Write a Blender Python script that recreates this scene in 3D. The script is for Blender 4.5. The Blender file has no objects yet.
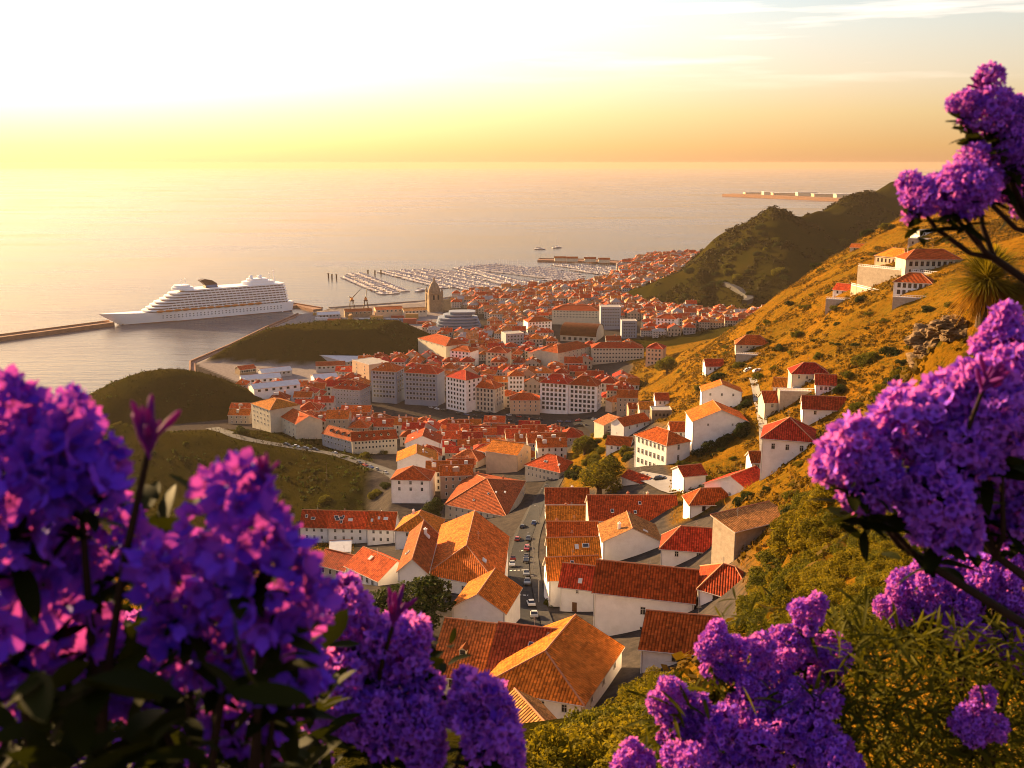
import bpy, math, random
import numpy as np
from mathutils import Vector, Matrix
random.seed(7)
rng = np.random.default_rng(11)
R = math.radians
SC = bpy.context.scene
COL = SC.collection

# ------------------------------------------------------------------ camera
CAM_H = 190.0
PITCH = 12.4
FPX = 1005.0
cam_d = bpy.data.cameras.new('camera')
cam_d.sensor_width = 36.0
cam_d.lens = 36.0 * FPX / 1024.0
cam_d.clip_start = 0.05
cam_d.clip_end = 80000
cam_d.dof.use_dof = True
cam_d.dof.focus_distance = 220
cam_d.dof.aperture_fstop = 5.2
cam = bpy.data.objects.new('camera', cam_d)
COL.objects.link(cam)
cam.location = (0, 0, CAM_H)
cam.rotation_euler = (R(90 - PITCH), 0, 0)
SC.camera = cam

# ------------------------------------------------------------------ sky, sun, exposure
SUN_AZ, SUN_EL = -47.0, 15.0
sd = Vector((math.sin(R(SUN_AZ)) * math.cos(R(SUN_EL)), math.cos(R(SUN_AZ)) * math.cos(R(SUN_EL)), math.sin(R(SUN_EL))))
sun_d = bpy.data.lights.new('sun', 'SUN')
sun_d.energy = 5.0
sun_d.angle = R(0.6)
sun_d.color = (1.0, 0.64, 0.28)
sun = bpy.data.objects.new('sun', sun_d)
COL.objects.link(sun)
sun.rotation_euler = (-sd).to_track_quat('-Z', 'Y').to_euler()
sun.location = (-300, 300, 400)

world = bpy.data.worlds.new('World')
SC.world = world
world.use_nodes = True
nt = world.node_tree
nt.nodes.clear()
def N(tree, typ, **kw):
    n = tree.nodes.new(typ)
    for k, v in kw.items():
        if k.startswith('i_'):
            key = k[2:]
            key = int(key) if key.isdigit() else key.replace('_', ' ')
            n.inputs[key].default_value = v
        else:
            setattr(n, k, v)
    return n
def L(tree, a, b):
    tree.links.new(a, b)
def ramp(tree, fac, stops, interp='LINEAR'):
    r = tree.nodes.new('ShaderNodeValToRGB')
    r.color_ramp.interpolation = interp
    e = r.color_ramp.elements
    while len(e) < len(stops):
        e.new(0.5)
    for el, (p, c) in zip(e, stops):
        el.position = p
        el.color = (c, c, c, 1) if isinstance(c, (int, float)) else (c[0], c[1], c[2], 1)
    L(tree, fac, r.inputs[0])
    return r.outputs[0]
def mth(tree, op, a, b=None, c=None, clamp=False):
    n = tree.nodes.new('ShaderNodeMath')
    n.operation = op
    n.use_clamp = clamp
    for i, v in enumerate((a, b, c)):
        if v is None:
            continue
        if isinstance(v, (int, float)):
            n.inputs[i].default_value = v
        else:
            L(tree, v, n.inputs[i])
    return n.outputs[0]
def mixc(tree, blend, fac, a, b):
    n = tree.nodes.new('ShaderNodeMix')
    n.data_type = 'RGBA'
    n.blend_type = blend
    n.clamp_factor = True
    for i, v in ((0, fac), (6, a), (7, b)):
        if isinstance(v, (int, float)):
            n.inputs[i].default_value = v
        elif isinstance(v, tuple):
            n.inputs[i].default_value = (v[0], v[1], v[2], 1)
        else:
            L(tree, v, n.inputs[i])
    return n.outputs[2]

sky = N(nt, 'ShaderNodeTexSky', sky_type='NISHITA', sun_disc=False, sun_elevation=R(SUN_EL), sun_rotation=R(SUN_AZ),
        altitude=100, air_density=1.6, dust_density=5.0, ozone_density=1.0)
tc = N(nt, 'ShaderNodeTexCoord')
dirn = tc.outputs['Generated']
sep = N(nt, 'ShaderNodeSeparateXYZ')
L(nt, dirn, sep.inputs[0])
elev = sep.outputs[2]
dotn = N(nt, 'ShaderNodeVectorMath', operation='DOT_PRODUCT')
L(nt, dirn, dotn.inputs[0])
dotn.inputs[1].default_value = Vector((math.sin(R(-27)) * 0.985, math.cos(R(-27)) * 0.985, 0.12)).normalized()
# the air of a summer sunset: gold band at the horizon, pale cream above, a white-hot patch around the sun
band = ramp(nt, elev, [(0.0, (0.92, 0.47, 0.21)), (0.015, (0.98, 0.56, 0.22)), (0.045, (0.97, 0.70, 0.35)), (0.08, (0.90, 0.78, 0.60)), (0.12, (0.76, 0.79, 0.76)), (0.155, (0.55, 0.70, 0.82)), (0.22, (0.50, 0.58, 0.74)), (0.40, (0.30, 0.37, 0.60)), (1.0, (0.22, 0.29, 0.54))])
glow = mth(nt, 'POWER', mth(nt, 'MAXIMUM', dotn.outputs['Value'], 0.0), 28.0)
glow2 = mth(nt, 'POWER', mth(nt, 'MAXIMUM', dotn.outputs['Value'], 0.0), 5.0)
up = ramp(nt, elev, [(0.0, 0.10), (0.03, 0.18), (0.06, 0.5), (0.10, 1.0), (1.0, 1.0)])
SKY_K = 4.0
g1 = mixc(nt, 'MULTIPLY', 1.0, band, mth(nt, 'MULTIPLY_ADD', glow2, 0.62, 0.40))
vsc = N(nt, 'ShaderNodeVectorMath', operation='SCALE')
L(nt, g1, vsc.inputs[0]); vsc.inputs['Scale'].default_value = SKY_K
gl = N(nt, 'ShaderNodeVectorMath', operation='SCALE')
gl.inputs[0].default_value = (1.0, 0.82, 0.50)
L(nt, mth(nt, 'MULTIPLY', mth(nt, 'MULTIPLY', glow, up), 3.0), gl.inputs['Scale'])
# thin cirrus
mp = N(nt, 'ShaderNodeMapping')
mp.inputs['Scale'].default_value = (1.5, 1.5, 22)
mp.inputs['Rotation'].default_value = (0, R(3), 0)
L(nt, dirn, mp.inputs[0])
cn = N(nt, 'ShaderNodeTexNoise', i_Scale=2.6, i_Detail=5.0, i_Roughness=0.55)
L(nt, mp.outputs[0], cn.inputs['Vector'])
cl = mth(nt, 'MULTIPLY', ramp(nt, cn.outputs[0], [(0.0, 0.0), (0.5, 0.0), (0.72, 1.0)]), ramp(nt, elev, [(0.0, 0.0), (0.06, 0.0), (0.12, 1.0), (0.4, 0.5)]))
skymul = mixc(nt, 'MULTIPLY', 1.0, sky.outputs[0], (1.0, 0.86, 0.72))
half = N(nt, 'ShaderNodeVectorMath', operation='SCALE'); L(nt, skymul, half.inputs[0]); half.inputs['Scale'].default_value = 0.2
add1 = N(nt, 'ShaderNodeVectorMath', operation='ADD'); L(nt, half.outputs[0], add1.inputs[0]); L(nt, vsc.outputs[0], add1.inputs[1])
add2 = N(nt, 'ShaderNodeVectorMath', operation='ADD'); L(nt, add1.outputs[0], add2.inputs[0]); L(nt, gl.outputs[0], add2.inputs[1])
cloudy = mixc(nt, 'MIX', mth(nt, 'MULTIPLY', cl, 0.45), add2.outputs[0], (7.0, 5.4, 4.4))
bg = N(nt, 'ShaderNodeBackground', i_Strength=0.1)
L(nt, cloudy, bg.inputs[0])
wo = N(nt, 'ShaderNodeOutputWorld')
L(nt, bg.outputs[0], wo.inputs[0])

SC.view_settings.view_transform = 'Standard'
SC.view_settings.look = 'None'
SC.view_settings.gamma = 1
SC.view_settings.exposure = 2.08
SC.render.engine = 'CYCLES'
SC.cycles.use_denoising = True
SC.cycles.filter_width = 1.0
SC.cycles.max_bounces = 5
SC.cycles.diffuse_bounces = 2
SC.cycles.glossy_bounces = 3
SC.cycles.transmission_bounces = 3
SC.cycles.volume_bounces = 0
SC.cycles.sample_clamp_indirect = 6
SC.cycles.caustics_reflective = False
SC.cycles.caustics_refractive = False
SC.cycles.use_adaptive_sampling = True
SC.cycles.adaptive_threshold = 0.02
SC.cycles.volume_step_rate = 4

# ------------------------------------------------------------------ pixel / world helpers
cP, sP = math.cos(R(PITCH)), math.sin(R(PITCH))
def ray(px, py):
    u = (px - 512.0) / FPX
    v = (384.0 - py) / FPX
    d = Vector((u, cP + v * sP, -sP + v * cP))
    return d / d.y
def at_depth(px, py, Y):
    d = ray(px, py)
    return Vector((d.x * Y, Y, CAM_H + d.z * Y))
def at_z(px, py, z):
    d = ray(px, py)
    return at_depth(px, py, (z - CAM_H) / d.z)

# ------------------------------------------------------------------ materials
MAT = {}
def mat(name, col, rough=0.8, noise=0.12, scale=3.0, bump=0.0, bscale=None, spec=0.08, hue_obj=0.0, dirt=None, coords='Object', metal=0.0):
    """plain procedural surface: base colour with noise variation, optional per-object variation, bump"""
    if name in MAT:
        return MAT[name]
    m = bpy.data.materials.new(name)
    m.use_nodes = True
    t = m.node_tree
    b = t.nodes['Principled BSDF']
    b.inputs['Roughness'].default_value = rough
    b.inputs['Specular IOR Level'].default_value = spec
    b.inputs['Metallic'].default_value = metal
    tcn = N(t, 'ShaderNodeTexCoord')
    nz = N(t, 'ShaderNodeTexNoise', i_Scale=scale, i_Detail=4.0, i_Roughness=0.65)
    L(t, tcn.outputs[coords], nz.inputs['Vector'])
    f = ramp(t, nz.outputs[0], [(0.25, 1.0 - noise * 1.6), (0.75, 1.0 + noise)])
    c = mixc(t, 'MULTIPLY', 1.0, tuple(col), f)
    if dirt:
        nz2 = N(t, 'ShaderNodeTexNoise', i_Scale=scale * 0.35, i_Detail=5.0, i_Roughness=0.7)
        L(t, tcn.outputs[coords], nz2.inputs['Vector'])
        c = mixc(t, 'MIX', ramp(t, nz2.outputs[0], [(0.52, 0.0), (0.72, 0.55)]), c, tuple(dirt))
    if hue_obj:
        oi = N(t, 'ShaderNodeObjectInfo')
        hs = N(t, 'ShaderNodeHueSaturation')
        L(t, mth(t, 'MULTIPLY_ADD', oi.outputs['Random'], 0.05 * hue_obj, 0.5 - 0.025 * hue_obj), hs.inputs['Hue'])
        r2 = mth(t, 'FRACT', mth(t, 'MULTIPLY', oi.outputs['Random'], 17.3))
        L(t, mth(t, 'MULTIPLY_ADD', r2, 0.5 * hue_obj, 1.0 - 0.28 * hue_obj), hs.inputs['Value'])
        L(t, c, hs.inputs['Color'])
        c = hs.outputs[0]
    L(t, c, b.inputs['Base Color'])
    if bump:
        nb = N(t, 'ShaderNodeTexNoise', i_Scale=bscale or scale * 4, i_Detail=3.0)
        L(t, tcn.outputs[coords], nb.inputs['Vector'])
        bp = N(t, 'ShaderNodeBump', i_Strength=bump, i_Distance=0.1)
        L(t, nb.outputs[0], bp.inputs['Height'])
        L(t, bp.outputs[0], b.inputs['Normal'])
    MAT[name] = m
    return m

def roof_mat(name, col, period=0.56, hue=1.0):
    """clay pantiles: UV u runs along the eave in metres, v up the slope"""
    m = bpy.data.materials.new(name)
    m.use_nodes = True
    t = m.node_tree
    b = t.nodes['Principled BSDF']
    b.inputs['Roughness'].default_value = 0.75
    b.inputs['Specular IOR Level'].default_value = 0.04
    uv = N(t, 'ShaderNodeUVMap')
    s = N(t, 'ShaderNodeSeparateXYZ')
    L(t, uv.outputs[0], s.inputs[0])
    uu = mth(t, 'MULTIPLY', s.outputs[0], 1.0 / period)
    vv = mth(t, 'MULTIPLY', s.outputs[1], 1.0 / 0.5)
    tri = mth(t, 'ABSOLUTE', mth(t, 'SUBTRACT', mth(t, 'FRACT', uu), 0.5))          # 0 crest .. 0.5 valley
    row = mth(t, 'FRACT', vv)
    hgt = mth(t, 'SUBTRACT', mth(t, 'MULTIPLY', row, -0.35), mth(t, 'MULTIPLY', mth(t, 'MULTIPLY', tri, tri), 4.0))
    cell = N(t, 'ShaderNodeCombineXYZ')
    L(t, mth(t, 'FLOOR', uu), cell.inputs[0]); L(t, mth(t, 'FLOOR', vv), cell.inputs[1])
    wn = N(t, 'ShaderNodeTexWhiteNoise', noise_dimensions='3D')
    oi = N(t, 'ShaderNodeObjectInfo')
    L(t, oi.outputs['Random'], cell.inputs[2])
    L(t, cell.outputs[0], wn.inputs['Vector'])
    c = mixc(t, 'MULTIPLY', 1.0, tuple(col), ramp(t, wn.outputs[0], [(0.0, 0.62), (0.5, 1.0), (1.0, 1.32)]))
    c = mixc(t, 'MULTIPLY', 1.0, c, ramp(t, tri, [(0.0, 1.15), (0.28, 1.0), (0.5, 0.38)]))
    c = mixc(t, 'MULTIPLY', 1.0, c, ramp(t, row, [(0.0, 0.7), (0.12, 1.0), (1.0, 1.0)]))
    tcn = N(t, 'ShaderNodeTexCoord')
    nz = N(t, 'ShaderNodeTexNoise', i_Scale=0.35, i_Detail=5.0, i_Roughness=0.7)
    L(t, tcn.outputs['Object'], nz.inputs['Vector'])
    c = mixc(t, 'MULTIPLY', 1.0, c, ramp(t, nz.outputs[0], [(0.3, (0.62, 0.58, 0.55)), (0.55, (1.0, 1.0, 1.0)), (0.75, (1.15, 1.05, 1.0))]))
    nz3 = N(t, 'ShaderNodeTexNoise', i_Scale=1.3, i_Detail=6.0, i_Roughness=0.75)
    L(t, tcn.outputs['Object'], nz3.inputs['Vector'])
    c = mixc(t, 'MIX', ramp(t, nz3.outputs[0], [(0.6, 0.0), (0.78, 0.35)]), c, (0.10, 0.06, 0.035))
    hs = N(t, 'ShaderNodeHueSaturation')
    L(t, mth(t, 'MULTIPLY_ADD', oi.outputs['Random'], 0.022 * hue, 0.5 - 0.011 * hue), hs.inputs['Hue'])
    L(t, mth(t, 'MULTIPLY_ADD', mth(t, 'FRACT', mth(t, 'MULTIPLY', oi.outputs['Random'], 13.7)), 0.5 * hue, 1.0 - 0.25 * hue), hs.inputs['Value'])
    L(t, c, hs.inputs['Color'])
    L(t, hs.outputs[0], b.inputs['Base Color'])
    bp = N(t, 'ShaderNodeBump', i_Strength=0.9, i_Distance=0.13)
    L(t, hgt, bp.inputs['Height'])
    L(t, bp.outputs[0], b.inputs['Normal'])
    MAT[name] = m
    return m

def leaf_mat(name, col, col2, trans=0.35, rough=0.55, tcol=None, var=0.6):
    m = bpy.data.materials.new(name)
    m.use_nodes = True
    t = m.node_tree
    b = t.nodes['Principled BSDF']
    b.inputs['Roughness'].default_value = rough + .15
    b.inputs['Specular IOR Level'].default_value = 0.03
    at = N(t, 'ShaderNodeAttribute', attribute_name='tone')
    oi = N(t, 'ShaderNodeObjectInfo')
    f = mth(t, 'ADD', mth(t, 'MULTIPLY', at.outputs['Fac'], var), mth(t, 'MULTIPLY', oi.outputs['Random'], 1 - var))
    c = mixc(t, 'MIX', f, tuple(col), tuple(col2))
    L(t, c, b.inputs['Base Color'])
    tr = N(t, 'ShaderNodeBsdfTranslucent')
    if tcol:
        tr.inputs[0].default_value = (*tcol, 1)
    else:
        L(t, mixc(t, 'MULTIPLY', 1.0, c, (1.6, 1.5, 0.8)), tr.inputs[0])
    ms = N(t, 'ShaderNodeMixShader', i_Fac=trans)
    L(t, b.outputs[0], ms.inputs[1]); L(t, tr.outputs[0], ms.inputs[2])
    L(t, ms.outputs[0], t.nodes['Material Output'].inputs[0])
    MAT[name] = m
    return m

# ------------------------------------------------------------------ mesh builder
class MB:
    def __init__(s):
        s.v = []; s.f = []; s.m = []; s.uv = []; s.smooth = []
    def face(s, pts, m=0, uv=None, smooth=False):
        i = len(s.v)
        s.v.extend([tuple(p) for p in pts])
        s.f.append(tuple(range(i, i + len(pts))))
        s.m.append(m); s.uv.append(uv); s.smooth.append(smooth)
    def grid(s, rows, m=0, closed=False, smooth=True):
        """rows: list of equal-length point lists"""
        base = len(s.v)
        n = len(rows[0])
        for r in rows:
            s.v.extend([tuple(p) for p in r])
        for i in range(len(rows) - 1):
            for j in range(n if closed else n - 1):
                k = (j + 1) % n
                s.f.append((base + i * n + j, base + i * n + k, base + (i + 1) * n + k, base + (i + 1) * n + j))
                s.m.append(m); s.uv.append(None); s.smooth.append(smooth)
    def box(s, c, d, m=0, rz=0.0, open_bottom=False):
        x, y, z = d[0] / 2, d[1] / 2, d[2] / 2
        co, si = math.cos(rz), math.sin(rz)
        P = []
        for dz in (-z, z):
            for dx, dy in ((-x, -y), (x, -y), (x, y), (-x, y)):
                P.append((c[0] + dx * co - dy * si, c[1] + dx * si + dy * co, c[2] + dz))
        q = [(0, 1, 5, 4), (1, 2, 6, 5), (2, 3, 7, 6), (3, 0, 4, 7), (4, 5, 6, 7)]
        if not open_bottom:
            q.append((3, 2, 1, 0))
        i = len(s.v)
        s.v.extend(P)
        for a in q:
            s.f.append(tuple(i + k for k in a)); s.m.append(m); s.uv.append(None); s.smooth.append(False)
    def tube(s, pts, rad, n=6, m=0, cap=True):
        rows = []
        pts = [Vector(p) for p in pts]
        for i, p in enumerate(pts):
            a = pts[max(i - 1, 0)]; b = pts[min(i + 1, len(pts) - 1)]
            d = (b - a).normalized() if (b - a).length > 1e-9 else Vector((0, 0, 1))
            u = d.cross(Vector((0.31, 0.2, 0.93)))
            if u.length < 1e-3:
                u = d.cross(Vector((1, 0, 0)))
            u.normalize(); w = d.cross(u)
            r = rad[i] if isinstance(rad, (list, tuple)) else rad
            rows.append([p + (u * math.cos(2 * math.pi * k / n) + w * math.sin(2 * math.pi * k / n)) * r for k in range(n)])
        s.grid(rows, m, closed=True)
        if cap:
            s.face(rows[-1], m); s.face(rows[0][::-1], m)
    def prism(s, poly, z0, z1, m=0, top=None):
        n = len(poly)
        lo = [(p[0], p[1], z0) for p in poly]; hi = [(p[0], p[1], z1) for p in poly]
        for i in range(n):
            j = (i + 1) % n
            s.face([lo[i], lo[j], hi[j], hi[i]], m)
        s.face(hi, m if top is None else top)
        s.face(lo[::-1], m)
    def mesh(s, name, mats):
        me = bpy.data.meshes.new(name)
        me.from_pydata(s.v, [], s.f)
        for mm in mats:
            me.materials.append(mm)
        me.polygons.foreach_set('material_index', s.m)
        me.polygons.foreach_set('use_smooth', s.smooth)
        if any(u is not None for u in s.uv):
            ul = me.uv_layers.new(name='UVMap')
            k = 0
            buf = np.zeros((len(me.loops), 2), np.float32)
            for f, u in zip(s.f, s.uv):
                if u is not None:
                    buf[k:k + len(f)] = u
                k += len(f)
            ul.data.foreach_set('uv', buf.ravel())
        me.update()
        return me
    def build(s, name, mats, parent=None, loc=None, rz=None):
        if not isinstance(mats, (list, tuple)):
            mats = [mats]
        return link(name, s.mesh(name, mats), parent, loc, rz)

def link(name, me, parent=None, loc=None, rz=None):
    o = bpy.data.objects.new(name, me)
    COL.objects.link(o)
    if parent is not None:
        o.parent = parent
    if loc is not None:
        o.location = loc
    if rz is not None:
        o.rotation_euler = (0, 0, rz)
    return o
def tag(o, label=None, cat=None, group=None, kind=None):
    if label: o['label'] = label
    if cat: o['category'] = cat
    if group: o['group'] = group
    if kind: o['kind'] = kind
    return o
def empty(name, loc, rz=0.0, **kw):
    o = link(name, None, None, loc, rz)
    o.empty_display_size = 0.5
    return tag(o, **kw)
def copy_tree(o, parent=None):
    c = o.copy()
    COL.objects.link(c)
    c.parent = parent
    for ch in [x for x in KIDS.get(o.name, [])]:
        copy_tree(ch, c)
    return c
KIDS = {}
def np_mesh(name, V, F, mats, smooth=False, attrs=None, fm=None):
    me = bpy.data.meshes.new(name)
    V = np.asarray(V, np.float32); F = np.asarray(F, np.int32)
    k = F.shape[1]
    me.vertices.add(len(V)); me.vertices.foreach_set('co', V.ravel())
    me.loops.add(F.size); me.loops.foreach_set('vertex_index', F.ravel())
    me.polygons.add(len(F))
    me.polygons.foreach_set('loop_start', np.arange(0, F.size, k, dtype=np.int32))
    me.polygons.foreach_set('loop_total', np.full(len(F), k, np.int32))
    for mm in (mats if isinstance(mats, (list, tuple)) else [mats]):
        me.materials.append(mm)
    if fm is not None:
        me.polygons.foreach_set('material_index', np.asarray(fm, np.int32))
    me.polygons.foreach_set('use_smooth', np.full(len(F), smooth))
    for nm, (dom, arr) in (attrs or {}).items():
        a = me.attributes.new(nm, 'FLOAT', dom)
        a.data.foreach_set('value', np.asarray(arr, np.float32))
    me.update(calc_edges=True)
    return me
# ------------------------------------------------------------------ terrain height field
def wp(px, py, Y):
    p = at_depth(px, py, Y)
    return (p.x, p.y, p.z)
CTRL = [wp(*a) for a in [
    (525, 620, 205), (530, 560, 300), (545, 500, 440), (560, 450, 600), (640, 660, 165), (565, 612, 216),
    (600, 480, 390), (470, 560, 285), (430, 600, 215), (500, 520, 395),
    # golden hill: foot, face, crest
    (660, 478, 350), (620, 450, 450), (700, 400, 470), (670, 412, 500), (640, 415, 600), (700, 360, 620), (750, 318, 680),
    (800, 285, 720), (860, 243, 760), (905, 215, 800), (745, 345, 545), (800, 340, 500), (850, 360, 400), (795, 465, 325),
    (720, 455, 365), (800, 400, 370), (815, 430, 320), (850, 300, 500), (925, 275, 480), (1000, 330, 250), (900, 380, 260), (870, 440, 205),
    (680, 500, 300), (690, 585, 215), (740, 500, 285), (760, 470, 320), (610, 560, 262),
    # near brow on the right
    (850, 460, 165), (805, 500, 160), (795, 560, 130), (730, 640, 95), (650, 705, 72), (560, 745, 72), (720, 648, 150), (745, 613, 160), (770, 560, 176), (690, 668, 140), (650, 694, 128), (900, 640, 30), (960, 560, 60), (1000, 700, 8), (1000, 312, 118), (965, 322, 122), (935, 336, 128), (916, 366, 136), (893, 402, 142), (872, 432, 150), (960, 420, 118), (1040, 330, 110), (1000, 400, 105),
    (500, 760, 130), (420, 720, 160),
    # left slope
    (300, 459, 553), (370, 478, 512), (200, 436, 598), (260, 448, 574), (300, 500, 480), (200, 500, 480), (350, 540, 400), (320, 560, 350), (390, 490, 470),
]]
CTRL += [(0, 0, 186.5), (3, 5, 186.0), (-3, 4, 186.2), (0, 12, 182), (12, 14, 184), (-10, 12, 183), (30, 0, 190), (-30, 0, 184), (0, -60, 195), (120, 0, 196), (-120, -20, 170),
         (-40, 60, 150), (-90, 120, 125), (-60, 200, 95), (-150, 300, 60), (-260, 420, 20), (-400, 300, 20), (-350, 0, 120), (0, 40, 160), (0, 70, 137), (-20, 110, 108), (15, 110, 112), (20, 130, 107), (-40, 130, 100),
         (80, 60, 178), (110, 130, 172), (150, 220, 166), (250, 300, 176), (300, 420, 172), (420, 500, 180), (420, 700, 165), (600, 800, 165),
         (150, 860, 30), (230, 900, 32), (330, 960, 60), (450, 950, 110), (700, 1000, 170), (900, 400, 190), (900, 0, 200),
         (0, 750, 5), (0, 850, 4), (100, 800, 6), (-150, 800, 4), (60, 720, 8), (0, 1000, 4), (120, 1000, 5), (-100, 1000, 4), (0, 1200, 4), (100, 1200, 4), (200, 1300, 4), (150, 1500, 4),
         (-200, 1000, 4), (-200, 1200, 4), (250, 1800, 4), (330, 2000, 4), (80, 650, 13), (-60, 650, 10), (-110, 600, 16), (120, 640, 40)]
CTRL = np.array(CTRL)
def _phi(d2):
    return np.sqrt(d2 + 64.0)
def _fit():
    n = len(CTRL)
    P = CTRL[:, :2]
    d2 = ((P[:, None] - P[None]) ** 2).sum(-1)
    A = np.zeros((n + 3, n + 3))
    A[:n, :n] = _phi(d2) - 1.5 * np.eye(n)
    A[:n, n] = 1; A[n, :n] = 1
    A[:n, n + 1:] = P / 1000; A[n + 1:, :n] = P.T / 1000
    b = np.zeros(n + 3); b[:n] = CTRL[:, 2]
    return np.linalg.solve(A, b)
RBF = _fit()
def seg_dist(X, Y, A, B):
    ax, ay = A[0], A[1]; bx, by = B[0], B[1]
    dx, dy = bx - ax, by - ay
    t = np.clip(((X - ax) * dx + (Y - ay) * dy) / (dx * dx + dy * dy), 0, 1)
    return np.hypot(X - (ax + t * dx), Y - (ay + t * dy)), t
def in_poly(X, Y, poly):
    ins = np.zeros(X.shape, bool)
    n = len(poly)
    for i in range(n):
        x0, y0 = poly[i]; x1, y1 = poly[(i + 1) % n]
        c = ((y0 > Y) != (y1 > Y)) & (X < (x1 - x0) * (Y - y0) / (y1 - y0 + 1e-12) + x0)
        ins ^= c
    return ins
def sdist(X, Y, poly):
    d = np.full(X.shape, 1e9)
    for i in range(len(poly)):
        d = np.minimum(d, seg_dist(X, Y, poly[i], poly[(i + 1) % len(poly)])[0])
    return np.where(in_poly(X, Y, poly), d, -d)
def cz(px, py):
    p = at_z(px, py, 0)
    return (p.x, p.y)
COAST = [(-700, -200), (-520, 480), (-380, 690), cz(82, 402), cz(110, 390), cz(150, 384), cz(193, 376), cz(193, 366), cz(232, 349), cz(268, 331), cz(300, 317), cz(332, 311), cz(430, 303.5), cz(470, 297),
         cz(560, 290), cz(600, 284), cz(612, 276), cz(617, 266), cz(640, 260.5), (330, 2150), (480, 2050), (620, 2150), (900, 2500), (1500, 2700), (3200, 2800), (3200, -200)]
RIDGE = [wp(*a) for a in [(619, 293, 1420), (660, 277, 1400), (700, 262, 1395), (738, 236, 1420), (757, 214, 1440), (770, 207, 1450), (784, 211, 1470), (800, 213.5, 1500), (826, 207, 1550), (850, 197.5, 1600), (905, 181, 1750), (1000, 172, 1900), (1150, 168, 2000)]]
BANK = [wp(120, 420, 640), wp(200, 436, 598), wp(260, 447, 574), wp(300, 457, 555), wp(340, 468, 530), wp(368, 478, 508)]
YARD = [wp(558, 484, 410)[:2], wp(570, 440, 520)[:2], wp(598, 412, 610)[:2], wp(622, 420, 560)[:2], wp(628, 470, 380)[:2], wp(600, 486, 370)[:2]]
def vnoise(X, Y, s, seed=0):
    """cheap value noise"""
    x = X / s; y = Y / s
    xi = np.floor(x).astype(np.int64); yi = np.floor(y).astype(np.int64)
    fx = x - xi; fy = y - yi
    fx = fx * fx * (3 - 2 * fx); fy = fy * fy * (3 - 2 * fy)
    def h(a, b):
        n = (a * 374761393 + b * 668265263 + seed * 974634777) & 0x7fffffff
        n = ((n ^ (n >> 13)) * 1274126177) & 0x7fffffff
        return ((n ^ (n >> 16)) & 0xffff) / 65535.0
    return (h(xi, yi) * (1 - fx) + h(xi + 1, yi) * fx) * (1 - fy) + (h(xi, yi + 1) * (1 - fx) + h(xi + 1, yi + 1) * fx) * fy
def smax(a, b, k):
    h = np.clip(0.5 + 0.5 * (a - b) / k, 0, 1)
    return b * (1 - h) + a * h + k * h * (1 - h)
M1C = wp(165, 400, 745)
FLAT = [at_z(a, b, 4) for a, b in ((203, 361), (300, 366), (405, 362), (440, 345), (445, 330))]
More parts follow.
